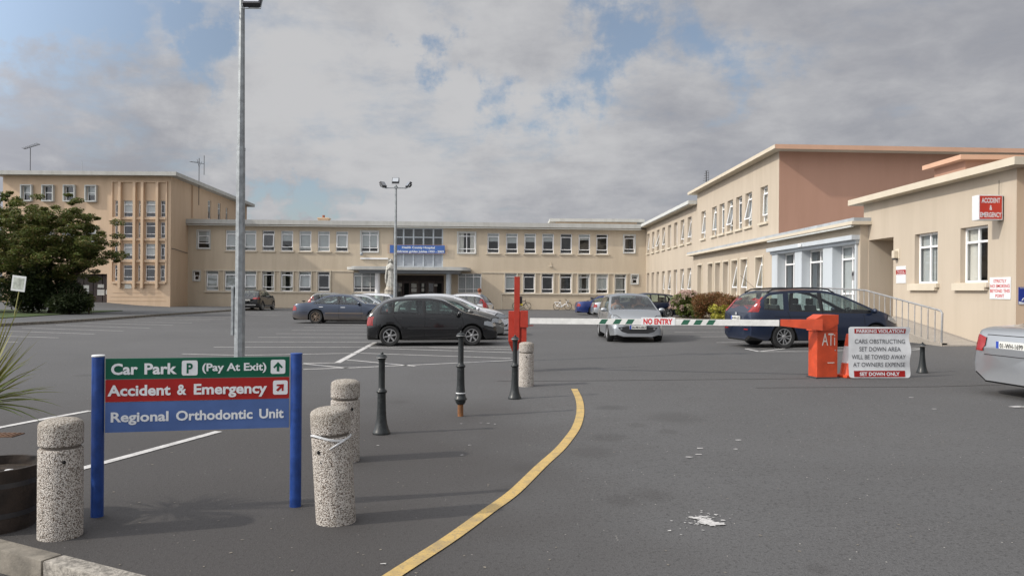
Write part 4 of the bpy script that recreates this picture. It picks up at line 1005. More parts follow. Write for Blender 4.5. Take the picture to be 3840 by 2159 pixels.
    mb = MB(); Ms = T(cx-.75, -.36, zb(cx-.6)-.02) @ Matrix.Rotation(radians(-65), 4, 'Y'); pts = [(.18*cos(2*pi*k/20), .18*sin(2*pi*k/20), 0) for k in range(21)]
    mb2_ = MB(); mb2_.tube(pts, .016, 6, False); mb.add(mb2_.v, mb2_.f, Ms); mb.box((0, 0, 0), (.3, .04, .02), Ms); mb.build('steering_wheel', MATS['seat'], root, smooth=True)
    # number plates
    for key, pl in (('rear', plate), ('front', front_plate)):
        if pl is None or key not in P['plate']: continue
        z, w_ = P['plate'][key]; sgn = -1 if key == 'rear' else 1
        h = bvh.ray_cast(Vector((5*sgn, 0, z)), Vector((-sgn, 0, 0)))[0]; hx = h.x+sgn*.022
        mb = MB(); mb.box((hx, 0, z), (.02, w_, .115)); po = mb.build('number_plate', MATS['plate'], root)
        mb = MB(); yb = (.5*w_-.028)*(1 if key == 'rear' else -1); mb.box((hx+sgn*.0115, yb, z), (.003, .05, .112)); mb.build('plate_band', MATS['plate_blue'], po)
        mb = MB(); text_mb(mb, pl, Vector((hx+sgn*.011, 0, z))-Vector((0, (1 if key == 'rear' else -1)*.028, 0)), (0, -1 if key == 'rear' else 1, 0), (0, 0, 1), w_*.82, .068, .012); mb.build('plate_lettering', MATS['plate_text'], po, fix=False)
    if roof_rails:
        for s_ in (-1, 1):
            mb = MB(); pts = []
            for k in range(12):
                x = rt-.12+(tx+.12-(rt-.12))*k/11; x = rt+(tx-rt)*k/11; yy = (Wd-.055-tum*(zc(x)-zb(x)))*.90; pts.append((x, s_*yy, zc(x)-.055+.06*(1 if 0 < k < 11 else 0)))
            mb.tube(pts, .02, 8); mb.build('roof_rail', MATS['black_plastic'], root, smooth=True)
    if antenna:
        mb = MB(); mb.tube([(rt+.15, .2, zc(rt+.15)), (rt-.35, .2, zc(rt)+.42)], .005, 5); mb.build('antenna', MATS['black_plastic'], root)
    return root

HATCH = dict(x=(-1.84, 2.02), w=.825, R=.30, wheels=(1.24, -1.22), cowl=1.12, roof_f=.36, rear_b=-1.78, rear_t=-1.36, clear=.17, spokes=6,
    zc=[(-1.84, .84), (-1.80, .93), (-1.62, 1.16), (-1.40, 1.35), (-1.2, 1.405), (-.6, 1.45), (-.1, 1.455), (.36, 1.40), (.75, 1.20), (1.12, .985), (1.5, .90), (1.8, .80), (1.95, .70), (2.02, .56)],
    zb=[(-1.84, .82), (-1.6, .93), (-1.0, .93), (0, .90), (.8, .885), (1.12, .90), (1.6, .80), (1.9, .68), (2.02, .53)],
    side=[(-1.48, -1.18), (-1.10, -.24), (-.14, .98)], shear=[(-1.84, 0), (-1.6, .04), (-1.3, .10), (-1.1, .05), (-.3, -.03), (.9, 0), (2.02, 0)],
    seats=[(-.85, 2), (.05, 2)], head=[('S', [(1.60, .62), (1.90, .55), (1.98, .60), (1.90, .69), (1.72, .735), (1.62, .72)]), ('F', [(.42, .55), (.68, .57), (.74, .70), (.66, .74), (.45, .68)])],
    tail=[('S', [(-1.84, .60), (-1.78, .62), (-1.76, .75), (-1.79, .86), (-1.84, .84)]), ('B', [(.60, .58), (.76, .60), (.74, .86), (.66, .84)])],
    seams=[[(-.19, .26), (-.19, .5), (-.18, .90), (-.17, 1.30)], [(1.02, .3), (1.0, .55), (.93, .87)], [(-.19, .26), (.62, .26), (.8, .30)], [(-.19, .26), (-.72, .26)], [(-.80, .52), (-1.02, .74), (-1.12, .90)], [(1.15, .88), (1.55, .78)], [(-1.84, .60), (-1.52, .60)], [(1.60, .56), (2.0, .5)]],
    seams_fb=[('B', [(-.6, .6), (.6, .6)]), ('F', [(-.7, .52), (.7, .52)])],
    extra=[('door_handle', 'black_plastic', [('S', rrect(-.04, .14, .77, .80, .012)), ('S', rrect(-1.03, -.87, .79, .82, .012))]), ('trim_strip', 'black_plastic', [('S', rrect(-.70, .82, .50, .535, .01))]),
           ('grille', 'black_plastic', [('F', rrect(-.34, .34, .56, .63, .02)), ('F', rrect(-.5, .5, .27, .37, .03))])], plate=dict(rear=(.50, .52), front=(.44, .52)), light_seats=False)
FOCUS = dict(HATCH, x=(-2.1, 2.24), w=.90, R=.325, wheels=(1.32, -1.32), cowl=1.35, roof_f=.30, rear_b=-2.02, rear_t=-1.62, spokes=5,
    zc=[(-2.1, .95), (-2.03, 1.03), (-1.85, 1.24), (-1.62, 1.41), (-1.2, 1.46), (-.5, 1.485), (-.1, 1.48), (.30, 1.42), (.85, 1.20), (1.35, .985), (1.75, .90), (2.0, .80), (2.15, .69), (2.24, .54)],
    zb=[(-2.1, .92), (-1.8, 1.00), (-1.0, .96), (0, .91), (1.0, .89), (1.35, .90), (1.8, .81), (2.1, .67), (2.24, .5)],
    side=[(-1.75, -1.35), (-1.28, -.28), (-.20, 1.12)], shear=[(-2.1, 0), (-1.75, .1), (-1.3, .1), (-.3, -.02), (1, 0), (2.2, 0)],
    head=[('S', [(1.66, .70), (2.02, .62), (2.14, .64), (2.08, .73), (1.80, .80)]), ('F', [(.40, .60), (.68, .62), (.78, .72), (.70, .76), (.46, .68)])],
    tail=[('S', [(-2.1, .85), (-1.95, .85), (-1.90, 1.05), (-1.88, 1.22), (-1.98, 1.12), (-2.1, .98)]), ('B', [(.62, .82), (.82, .84), (.78, 1.05), (.66, 1.02)])],
    seams=[[(-.24, .28), (-.23, .9), (-.22, 1.3)], [(1.10, .32), (1.06, .6), (1.0, .88)], [(-.9, .5), (-1.1, .78), (-1.3, .94)], [(1.36, .88), (1.75, .79)]],
    extra=[('door_handle', 'chrome', [('S', rrect(-.1, .1, .79, .82, .012)), ('S', rrect(-1.15, -.97, .81, .84, .012))]), ('grille', 'black_plastic', [('F', [(-.62, .42), (-.5, .26), (.5, .26), (.62, .42)]), ('F', rrect(-.35, .35, .60, .64, .015)), ('S', [(1.98, .34), (2.12, .34), (2.16, .44)])])],
    plate=dict(rear=(.70, .52), front=(.49, .52)))
CLIO = dict(FOCUS, x=(-1.90, 2.06), w=.845, R=.305, wheels=(1.28, -1.27), cowl=1.30, roof_f=.30, rear_b=-1.84, rear_t=-1.45, spokes=5,
    zc=[(-1.90, .92), (-1.85, .99), (-1.68, 1.22), (-1.45, 1.41), (-1.1, 1.465), (-.5, 1.49), (-.1, 1.485), (.30, 1.42), (.80, 1.21), (1.30, .995), (1.60, .93), (1.85, .82), (1.99, .71), (2.06, .60)],
    zb=[(-1.90, .90), (-1.6, .97), (-1.0, .94), (0, .91), (1.0, .90), (1.30, .90), (1.7, .80), (1.95, .68), (2.06, .56)],
    side=[(-1.60, -1.22), (-1.14, -.22), (-.13, 1.08)], shear=[(-1.9, 0), (-1.5, .06), (-1.1, .06), (-.2, -.02), (1, 0), (2.06, 0)], rf=.16,
    head=[('S', [(1.62, .66), (1.86, .60), (1.98, .66), (1.88, .80), (1.70, .83)]), ('F', [(.40, .60), (.62, .56), (.72, .64), (.70, .80), (.60, .80), (.45, .70)])],
    tail=[('S', [(-1.90, .70), (-1.76, .72), (-1.74, .95), (-1.86, .96)]), ('B', [(.58, .68), (.76, .70), (.74, .98), (.64, .96)])],
    seams=[[(-.17, .28), (-.16, .9), (-.15, 1.3)], [(1.03, .32), (1.0, .6), (.94, .88)], [(-.8, .5), (-1.0, .78), (-1.15, .92)]],
    extra=[('door_handle', 'black_plastic', [('S', rrect(-.05, .13, .77, .80, .012)), ('S', rrect(-1.03, -.87, .79, .82, .012))]), ('grille', 'black_plastic', [('F', [(-.60, .47), (-.48, .34), (-.3, .29), (.3, .29), (.48, .34), (.60, .47), (.3, .50), (-.3, .50)])]),
           ('grille', 'black_plastic', [('F', rrect(-.28, .28, .62, .655, .015))]), ('fog_lamp', 'lamp_clear', [('F', rrect(-.53, -.46, .40, .46, .03)), ('F', rrect(.46, .53, .40, .46, .03))])],
    plate=dict(rear=(.60, .52), front=(.475, .50)), light_seats=True)
MERC = dict(x=(-2.46, 2.36), w=.90, R=.325, wheels=(1.50, -1.33), cowl=1.02, roof_f=.28, rear_b=-1.78, rear_t=-1.08, clear=.16, spokes=10, tumble=.42, rf=.22, rr=.16, crown=.05,
    zc=[(-2.46, .70), (-2.42, .88), (-2.3, .965), (-1.78, 1.02), (-1.4, 1.20), (-1.08, 1.345), (-.7, 1.41), (-.2, 1.435), (.28, 1.39), (.65, 1.19), (1.02, 1.0), (1.6, .945), (2.0, .87), (2.22, .76), (2.36, .56)],
    zb=[(-2.46, .66), (-2.38, .86), (-2.1, .93), (-1.0, .945), (0, .925), (.8, .91), (1.02, .91), (1.6, .87), (2.1, .76), (2.36, .52)],
    side=[(-1.42, -1.02), (-1.02, -.28), (-.18, .88)], shear=[(-2.4, 0), (-1.5, .15), (-1.2, .12), (-.3, -.03), (.8, 0), (2.3, 0)], seats=[(-.95, 2), (.0, 2)],
    head=[('S', [(1.98, .62), (2.22, .56), (2.26, .64), (2.1, .76), (2.0, .76)]), ('F', [(.48, .58), (.60, .56), (.72, .60), (.74, .70), (.64, .76), (.50, .70)])],
    tail=[('S', [(-2.46, .62), (-2.28, .63), (-2.26, .76), (-2.34, .84), (-2.46, .82)]), ('B', [(.50, .62), (.84, .62), (.80, .84), (.66, .86), (.50, .82)])],
    seams=[[(-.23, .26), (-.22, .9), (-.20, 1.28)], [(.86, .3), (.84, .88)], [(-.23, .24), (.85, .24)], [(-.95, .48), (-1.15, .75), (-1.28, .92)], [(-2.46, .56), (-1.75, .56)], [(1.03, .9), (1.6, .86)]], seams_fb=[('B', [(-.8, .57), (.8, .57)]), ('B', [(-.5, .62), (-.5, .86), (.5, .86), (.5, .62)])],
    extra=[('door_handle', 'chrome', [('S', rrect(-.14, .08, .775, .80, .012)), ('S', rrect(-1.18, -.98, .79, .815, .012))]), ('trim_strip', 'rim_dirty', [('S', rrect(-.88, .95, .485, .52, .01))]), ('grille', 'chrome', [('F', [(-.24, .50), (.24, .50), (.30, .74), (-.30, .74)])])],
    plate=dict(rear=(.72, .52), front=(.42, .52)))
SALOON = dict(MERC, spokes=7)
MPV = dict(x=(-2.20, 2.30), w=.875, R=.325, wheels=(1.45, -1.30), cowl=1.62, roof_f=.35, rear_b=-2.10, rear_t=-1.68, clear=.20, spokes=10, tumble=.30, rf=.24, rr=.12,
    zc=[(-2.20, 1.0), (-2.12, 1.10), (-1.92, 1.38), (-1.68, 1.55), (-1.2, 1.60), (-.5, 1.625), (-.1, 1.62), (.35, 1.55), (1.0, 1.30), (1.62, 1.03), (1.9, .93), (2.1, .82), (2.22, .70), (2.30, .56)],
    zb=[(-2.20, .97), (-1.9, 1.04), (-1.0, 1.00), (0, .97), (1.0, .95), (1.62, .95), (1.95, .83), (2.15, .72), (2.30, .52)],
    side=[(-1.86, -1.30), (-1.14, -.22), (-.10, 1.30)], shear=[(-2.2, 0), (-1.7, .06), (-1.2, .05), (-.2, -.02), (1, 0), (2.3, 0)], seats=[(-1.0, 3), (.1, 2)],
    head=[('S', [(1.80, .78), (2.10, .66), (2.2, .70), (2.0, .86), (1.85, .88)]), ('F', [(.45, .64), (.70, .66), (.74, .78), (.5, .72)])],
    tail=[('S', [(-2.2, 1.0), (-2.05, 1.0), (-1.98, 1.12), (-1.85, 1.42), (-1.93, 1.42), (-2.08, 1.25)]), ('B', [(.60, .98), (.80, .98), (.78, 1.12), (.68, 1.38), (.62, 1.38), (.66, 1.12)])],
    seams=[[(-.16, .3), (-.15, .95), (-.13, 1.48)], [(1.12, .34), (1.08, .92)], [(-1.18, 1.0), (-1.12, .8), (-.98, .5)], [(-.16, .29), (1.1, .31)], [(-.16, .86), (-2.0, .86)]], seams_fb=[('B', [(-.72, .60), (.72, .60)]), ('B', [(-.4, .70), (.4, .70)])],
    extra=[('door_handle', 'black_plastic', [('S', rrect(-.05, .15, .86, .89, .012)), ('S', rrect(-.42, -.22, .87, .90, .012))]), ('reflector', 'lamp_red', [('b', rrect(.45, .66, .50, .53, .01))]), ('badge', 'chrome', [('B', rrect(-.06, .06, .88, .96, .035))]),
           ('grille', 'black_plastic', [('F', rrect(-.5, .5, .3, .42, .03))]), ('emblem', 'white_frame', [('B', rrect(-.73, -.66, 1.10, 1.20, .03))])],
    plate=dict(rear=(.80, .50), front=(.46, .5)))
SUV = dict(MPV, x=(-2.3, 2.35), w=.95, R=.37, wheels=(1.42, -1.40), cowl=1.10, roof_f=.30, rear_b=-2.16, rear_t=-1.76, clear=.25, spokes=5, tumble=.38,
    zc=[(-2.30, .98), (-2.20, 1.12), (-1.98, 1.42), (-1.76, 1.60), (-1.2, 1.68), (-.5, 1.70), (-.1, 1.70), (.30, 1.63), (.70, 1.38), (1.10, 1.18), (1.8, 1.08), (2.1, .98), (2.26, .84), (2.35, .65)],
    zb=[(-2.30, .95), (-2.0, 1.12), (-1.0, 1.10), (0, 1.07), (.8, 1.06), (1.10, 1.08), (1.8, 1.0), (2.15, .86), (2.35, .6)], side=[(-1.90, -1.32), (-1.22, -.32), (-.22, .92)], seats=[(-.9, 3), (.0, 2)],
    head=[('S', [(1.95, .80), (2.2, .75), (2.2, .88), (2.0, .92)]), ('F', [(.5, .75), (.8, .75), (.8, .9), (.5, .88)])],
    tail=[('S', [(-2.3, .92), (-2.08, .92), (-2.02, 1.06), (-2.1, 1.1), (-2.3, 1.08)]), ('B', [(.42, .95), (.9, .92), (.9, 1.08), (.5, 1.06)])], seams=[[(-.27, .3), (-.26, 1.5)], [(.88, .35), (.86, 1.05)]],
    seams_fb=[('B', [(-.7, .70), (.7, .70)])], extra=[('door_handle', 'black_plastic', [('S', rrect(-.15, .05, .93, .96, .012))]), ('bumper_strip', 'rim', [('B', rrect(-.7, .7, .44, .52, .03))])], plate=dict(rear=(.86, .5), front=(.5, .5)))
EST = dict(SUV, w=.92, R=.34, clear=.2, spokes=10, zc=[(x, z-.07 if z > .9 else z) for x, z in SUV['zc']], zb=[(x, z-.09 if z > .9 else z) for x, z in SUV['zb']])
SMALL = dict(HATCH, x=(-1.70, 1.80), wheels=(1.16, -1.14), tail=[('S', [(-1.70, .70), (-1.55, .75), (-1.40, 1.32), (-1.52, 1.32), (-1.66, 1.0)]), ('B', [(.62, .7), (.78, .7), (.72, 1.25), (.64, 1.25)])],
    zc=[(-1.70, .95), (-1.66, 1.02), (-1.52, 1.3), (-1.36, 1.44), (-1.1, 1.48), (-.6, 1.50), (-.1, 1.49), (.36, 1.42), (.75, 1.22), (1.12, .985), (1.4, .90), (1.6, .80), (1.73, .70), (1.80, .56)], rear_b=-1.66, rear_t=-1.36,
    side=[(-1.44, -1.1), (-1.02, -.24), (-.14, .98)], zb=[(-1.7, .92), (-1.4, .96), (-1.0, .93), (0, .90), (.8, .885), (1.12, .90), (1.45, .80), (1.7, .68), (1.8, .53)])
blk = paint('paint_black', (.004, .0045, .006), .1, .2, None, .07); nav = paint('paint_navy', (.026, .040, .072), .45, .35, (.10, .080, .06)); silv = paint('paint_silver', (.40, .42, .44), .75, .35); wht = paint('paint_white', (.62, .63, .66), .1, .3)
gry = paint('paint_grey', (.19, .19, .185), .6, .4); dkb = paint('paint_dark_blue', (.008, .017, .045), .4, .28); blu = paint('paint_blue', (.010, .030, .16), .4, .3); sil2 = paint('paint_silver_two', (.46, .47, .49), .7, .36)
def gp(x, y): return (x, y, zg(x, y))
def heading(a, b): return atan2(b[1]-a[1], b[0]-a[0])
car('parked_car', 'black five-door hatchback side-on in the middle of the car park, nearest of its row', 'car', HATCH, blk, gp(-2.46, 22.93), radians(11.5), 'cars parked in the centre rows').scale = (.955, .955, .97)
car('parked_car', 'dull grey hatchback parked just behind the black hatchback, mostly hidden by it', 'car', HATCH, gry, gp(-2.30, 25.6), radians(10), 'cars parked in the centre rows').scale = (.965, .965, .97)
car('parked_car', 'white hatchback with dark lower grille nosing out beyond the black and grey hatchbacks', 'car', FOCUS, wht, gp(-2.36, 28.2), radians(6), 'cars parked in the centre rows')
car('parked_car', 'small pale car with tall red rear light, seen over the white hatchback bonnet', 'car', SMALL, sil2, gp(-2.8, 41.0), radians(168), 'cars parked in the centre rows')
car('parked_car', 'dusty dark blue saloon side-on with tan dirt along its sills', 'car', MERC, nav, gp(-8.12, 38.2), radians(1), 'cars parked in the centre rows', rimdirty=True)
car('parked_car', 'silver saloon parked behind the dusty dark blue saloon, windscreen showing', 'car', SALOON, silv, gp(-7.85, 41.0), radians(1), 'cars parked in the centre rows')
car('parked_car', 'white car far back, seen between the silver saloon roof and the statue', 'car', FOCUS, wht, gp(-8.6, 45.5), radians(178), 'cars parked in the centre rows', detail=False)
car('parked_car', 'dark hatchback far back behind the roof of the dusty blue saloon', 'car', SMALL, gry, gp(-11.7, 51.5), radians(4), 'cars parked in the centre rows', detail=False)
car('parked_car', 'black off-road car parked nose to the hospital front right of the tall lamp post', 'car', SUV, blk, gp(-20.9, 63.5), radians(90), plate='05 WH 2131')
car('parked_car', 'bright blue saloon with its tail by the second bicycle, half hidden by the silver hatchback', 'car', dict(SALOON, spokes=5), blu, gp(7.2, 57.2), radians(3), 'cars parked by the inside corner')
car('parked_car', 'silver saloon tail squeezed between the blue saloon and the oncoming silver hatchback', 'car', SALOON, silv, gp(8.0, 53.4), radians(3), 'cars parked by the inside corner', detail=False)
car('parked_car', 'dark blue estate car by the flower bed, its tail towards the bushes', 'car', EST, dkb, gp(8.5, 50.2), radians(186), 'cars parked by the inside corner')
clio = car('moving_car', 'silver hatchback with driver coming head-on behind the white barrier arm', 'car', CLIO, silv, gp(3.80, 25.35), radians(-90.5), front_plate='06-MH-6863', open_window=True)
car('parked_car', 'dark blue people carrier with roof rails and tall red rear lights behind the barrier cabinet', 'car', MPV, dkb, (8.36, 21.72, .10), radians(11), plate='04-WH-1672', roof_rails=True, antenna=True)
car('parked_car', 'silver saloon cut off by the right edge, its rear plate reading 01-WH-1699', 'car', dict(SALOON, w=.86), silv, (9.59, 11.44, zg(9.2, 11.6)), radians(8), plate='01-WH-1699')
# ------------------------------------------------------------------ entrance sign board in the foreground
pa, pb = Vector((-2.92, 5.48, 0)), Vector((-1.60, 5.77, 0)); sd = (pb-pa).normalized(); sn = Vector((sd.y, -sd.x, 0))
sg = empty('direction_sign', pa.lerp(pb, .5), 0, 'low three-panel direction board on two round blue posts, green red and blue panels', 'sign')
def lp(v): return v-sg.location
for p in (pa, pb):
    mb = MB(); q = lp(p); mb.lathe([(.0415, -.02), (.0415, 1.128)], 28, None, q); po = mb.build('post', MATS['post_blue'], sg, smooth=True)
    mb = MB(); mb.lathe([(.044, 1.1285), (.044, 1.136), (.040, 1.139)], 28, None, q); mb.build('post_cap', MATS['sign_white' if p is pa else 'post_blue'], po, smooth=True)
u0, u1 = .05, (pb-pa).length-.05
def sp(u, z, o=0): v = pa+sd*u+sn*o; return Vector((v.x, v.y, z))-sg.location
PAN = [('sign_green', 1.112, .966), ('sign_red', .962, .806), ('sign_blue', .802, .590)]
pans = []
for m, zt_, zb2 in PAN:
    mb = MB(); vs = [sp(u, z, o) for z in (zb2, zt_) for o in (-.012, .012) for u in (u0, u1)]
    mb.add(vs, ((0, 2, 3, 1), (4, 5, 7, 6), (0, 1, 5, 4), (2, 6, 7, 3), (0, 4, 6, 2), (1, 3, 7, 5))); pans.append(mb.build('panel', MATS[m], sg))
def stext(par, s, x0, x1, zc__, h, bold=.03, m='letter_white', **k):
    # x0..x1 are fractions across the board
    a, b = u0+(u1-u0)*x0, u0+(u1-u0)*x1; mb = MB(); text_mb(mb, s, sp((a+b)/2, zc__, .013), sd, (0, 0, 1), b-a, h, bold, .002, **k); return mb.build('lettering', MATS[m], par, fix=False)
stext(pans[0], 'Car', .030, .170, 1.040, .078, .03); stext(pans[0], 'Park', .205, .378, 1.040, .078, .03); stext(pans[0], '(Pay At Exit)', .515, .870, 1.045, .056, .025)
stext(pans[1], 'Accident', .012, .345, .888, .076, .03); stext(pans[1], '&', .380, .430, .888, .074, .03); stext(pans[1], 'Emergency', .470, .875, .888, .076, .03)
def serif(par, s, x0, x1, zc__, h): return stext(par, s, x0, x1, zc__, h, .028)
serif(pans[2], 'Regional', .030, .335, .700, .070); serif(pans[2], 'Orthodontic', .375, .795, .700, .070); serif(pans[2], 'Unit', .832, .970, .700, .070)
def icon(par, xc, zc__, r, draw):
    c = u0+(u1-u0)*xc; mb = MB(); pts = rrect(-r, r, -r, r, r*.25, 4); mb.add([sp(c+a, zc__+b, .0135) for a, b in pts], (tuple(range(len(pts))),)); ic = mb.build('symbol', MATS['letter_white'], par, fix=False)
    mb = MB(); draw(mb, c, zc__); mb.build('symbol_mark', MATS[('sign_green', 'sign_red')[par is pans[1]]], ic, fix=False)
def dP(mb, c, z): text_mb(mb, 'P', sp(c, z, .0145), sd, (0, 0, 1), .042, .072, .03, .001)
def arrow(rot):
    def f(mb, c, z):
        P = [(-.009, -.034), (.009, -.034), (.009, .004), (.026, -.012), (.034, -.002), (0, .036), (-.034, -.002), (-.026, -.012), (-.009, .004)]
        P = [(x*cos(rot)+y*sin(rot), -x*sin(rot)+y*cos(rot)) for x, y in P]; mb.add([sp(c+x, z+y, .0145) for x, y in P], ((0, 1, 2, 8), (2, 3, 4, 5), (2, 5, 8), (8, 5, 6, 7)))
    return f
icon(pans[0], .447, 1.040, .054, dP); icon(pans[0], .936, 1.040, .052, arrow(0)); icon(pans[1], .950, .887, .052, arrow(radians(45)))

# ------------------------------------------------------------------ bollards
def conc(loc, lean, h, r, label, holes, tape=False):
    o = empty('concrete_bollard', loc, 0, label, 'bollard', 'pebbled concrete bollards'); o.rotation_euler = lean
    k = h/.77
    mb = MB(); mb.lathe([(r, -.05), (r, .0), (r, .565*k), (r*.985, .572*k), (r*.93, .578*k)], 40); b = mb.build('shaft', MATS['aggregate'], o, smooth=50)
    mb = MB(); mb.lathe([(r*.86, .570*k), (r*.86, .60*k)], 32); mb.build('groove', mat('groove', (.16, .14, .12), .95), b, smooth=50)
    mb = MB(); mb.lathe([(r*.92, .596*k), (r*.99, .602*k), (r, .61*k), (r, .722*k), (r*.985, .735*k), (r*.93, .748*k), (r*.72, .763*k), (r*.4, .770*k), (.01, .772*k)], 40); mb.build('cap', MATS['aggregate'], o, smooth=50)
    for az, z, s_ in holes:
        a = radians(az); p = Vector((r*cos(a)*1.0, r*sin(a)*1.0, z)); mb = MB(p); mb.ball(p, (s_, s_, s_*1.1), 10); mb.build('bolt_hole', MATS['gap'], o, smooth=True, loc=p)
    if tape:
        mb = MB()
        for dz, w_, c in ((0, .007, 0), (.008, .005, 1)):
            pts = [(r*1.01*cos(radians(a)), r*1.01*sin(radians(a)), .575*k+dz+.02*sin(radians(a*2))) for a in range(180, 365, 12)]; mb.tube(pts, w_*.6, 6)
        mb.tube([(r*.1, -r*1.02, .53), (r*.45, -r*.92, .555), (r*.8, -r*.63, .58)], [.003, .007, .009], 6)
        mb.build('tape', MATS['sign_white'], o, smooth=True)
    return o
conc((-2.93, 5.05, 0), (0, 0, 0), .765, .132, 'wide pebbled concrete bollard beside the blue sign post, nearest the kerb', [(-52, .50, .011)])
conc((-1.215, 5.41, 0), (radians(1), radians(-3.4), 0), .80, .136, 'leaning pebbled concrete bollard with torn white tape round its neck', [(-118, .51, .013), (-112, .44, .006)], True)
conc((-1.565, 7.32, 0), (0, 0, .6), .765, .135, 'upright pebbled concrete bollard standing half behind the leaning one', [(-85, .50, .013)])
conc((.25, 13.05, 0), (0, 0, 1.2), .745, .125, 'far pebbled concrete bollard under the tip of the barrier arm', [(-160, .5, .011), (-145, .02+.05, .008)])
def iron(loc, label, z0=0, h=.91, stump=False, lean=(0, 0, 0)):
    o = empty('iron_bollard', loc, 0, label, 'bollard', 'black cast iron bollards'); o.rotation_euler = lean; k = h/.91
    if not stump: base = [(.098, 0), (.100, .012), (.094, .028), (.088, .04), (.068, .10), (.056, .17), (.050, .26), (.047, .36), (.046, .455)]
    else: base = [(.050, .0), (.066, .03), (.066, .045), (.082, .058), (.082, .072), (.070, .085), (.058, .13), (.060, .14), (.058, .15), (.050, .24), (.047, .36), (.046, .455)]
    mb = MB(); mb.lathe([(r, z0+z*k) for r, z in base+[(.056, .462), (.062, .475), (.056, .488), (.040, .50), (.036, .52), (.035, .80), (.038, .825), (.052, .848)]], 28); b = mb.build('shaft', MATS['black_iron'], o, smooth=45)
    mb = MB(); mb.lathe([(r, z0+z*k) for r, z in [(.052, .8485), (.060, .852), (.060, .864), (.052, .872), (.040, .884), (.020, .893), (.014, .897), (.017, .903), (.012, .912), (.004, .914)]], 28); mb.build('cap', MATS['black_iron'], o, smooth=40)
    mb = MB(); mb.lathe([(.0605, z0+.851*k), (.0625, z0+.854*k), (.0605, z0+.857*k)], 28, cap=False); mb.build('band', MATS['steel'], b, smooth=True)
    if stump:
        mb = MB(); mb.lathe([(.038, -.05), (.036, z0+.005)], 16); mb.build('wooden_stump', MATS['wood_brown'], o, smooth=True)
        mb = MB(); mb.lathe([(.060, z0+.135), (.063, z0+.142), (.060, z0+.150)], 20, cap=False); mb.build('tape', MATS['sign_white'], b, smooth=True)
    return o
iron((-1.45, 8.68, 0), 'tall black iron bollard nearest the camera, paint chipped off its upper shaft')
iron((-.648, 9.93, 0), 'black iron bollard raised on a bare wooden stump', .155, .93, True)
iron((.052, 11.55, 0), 'black iron bollard just in front of the red cabinet and far concrete bollard', 0, .945)
o = iron((7.71, 14.55, zg(7.7, 14.5)), 'short black iron bollard right of the parking violation board', -.36, .93)
for c in o.children:
    if c.name.startswith('shaft'):
        prof = [(.102, 0), (.104, .014), (.096, .03), (.086, .05), (.066, .13), (.054, .22), (.044, .33), (.042, .40), (.042, .48), (.052, .49)]
        mb = MB(); mb.lathe([(r, z) for r, z in prof], 28); n_ = mb.build('tmp', MATS['black_iron'], None, smooth=45); c.data = n_.data; bpy.data.objects.remove(n_)
# ------------------------------------------------------------------ barrier on the right
cb_ = empty('barrier', (5.60, 13.95, zg(5.5, 13.9)), 0, 'orange barrier cabinet with silver letters and its long white arm reaching left across the lane', 'barrier')
CM = RZ(radians(8))
mb = MB(); mb.box((0, 0, .48), (.39, .30, .96), CM, .006); mb.build('cabinet', MATS['orange_box'], cb_)
mb = MB(); mb.add([(-.225, -.165, .84), (-.225, .165, .84), (-.225, .165, 1.06), (-.225, -.165, 1.06), (-.10, -.165, 1.13), (-.10, .165, 1.13), (.20, -.165, 1.13), (.20, .165, 1.13), (.20, -.165, .97), (.20, .165, .97), (-.03, -.165, .84), (-.03, .165, .84)],
    ((0, 1, 2, 3), (3, 2, 5, 4), (4, 5, 7, 6), (6, 7, 9, 8), (8, 9, 11, 10), (10, 11, 1, 0), (0, 3, 4, 6, 8, 10), (1, 11, 9, 7, 5, 2)), CM); mb.build('cabinet_head', MATS['orange_box'], cb_)
t_ = MB(); text_mb(t_, 'ATi', (.02, -.151, .70), (1, 0, 0), (0, 0, 1), .25, .23, .0, .002); mb = MB(); mb.add(t_.v, t_.f, CM); mb.build('lettering', MATS['silver_text'], cb_, fix=False)
mb = MB(); mb.box((.07, -.1515, .28), (.13, .003, .012), CM); mb.box((.06, -.1515, .2735), (.10, .003, .010), CM); mb.build('worn_label', MATS['silver_text'], cb_)
mb = MB(); mb.lathe([(.012, 0), (.012, .006)], 14, CM @ T(.15, -.152, .50) @ Matrix.Rotation(pi/2, 4, 'X')); mb.build('lock', MATS['steel'], cb_)
mb = MB(); mb.box((0, 0, .012), (.44, .35, .024), CM, .004); mb.build('base_plate', MATS['dark_metal'], cb_)
mb = MB(); mb.box((0, -.1508, .835), (.385, .003, .006), CM); mb.build('lid_seam', MATS['gap'], cb_)
A0, A1 = Vector((4.78, 13.86, 1.065)), Vector((.36, 15.2, 1.015)); ad = (A1-A0); AL = ad.length; ad.normalize(); an = Vector((ad.y, -ad.x, 0)).normalized(); an = an if an.y < 0 else -an; az_ = Vector((0, 0, 1)); bl_ = cb_.location
def ap(u, z, o): return A0+ad*u+az_*z+an*o-bl_
def abox(mb, a0, a1, z0, z1, o0, o1):
    vs = [ap(u, z, o) for z in (z0, z1) for o in (o0, o1) for u in (a0, a1)]; mb.add(vs, ((0, 2, 3, 1), (4, 5, 7, 6), (0, 1, 5, 4), (2, 6, 7, 3), (0, 4, 6, 2), (1, 3, 7, 5)))
mb = MB(); abox(mb, 0, AL, -.055, .055, -.03, .03); bar_ = mb.build('arm', MATS['white_paint'], cb_)
mb = MB(); vs = [ap(u, z, o) for u, z0_, z1_ in ((-.02, -.05, .064), (-.50, -.105, .064), (-.72, -.125, .07)) for z in (z0_, z1_) for o in (-.05, .05)]
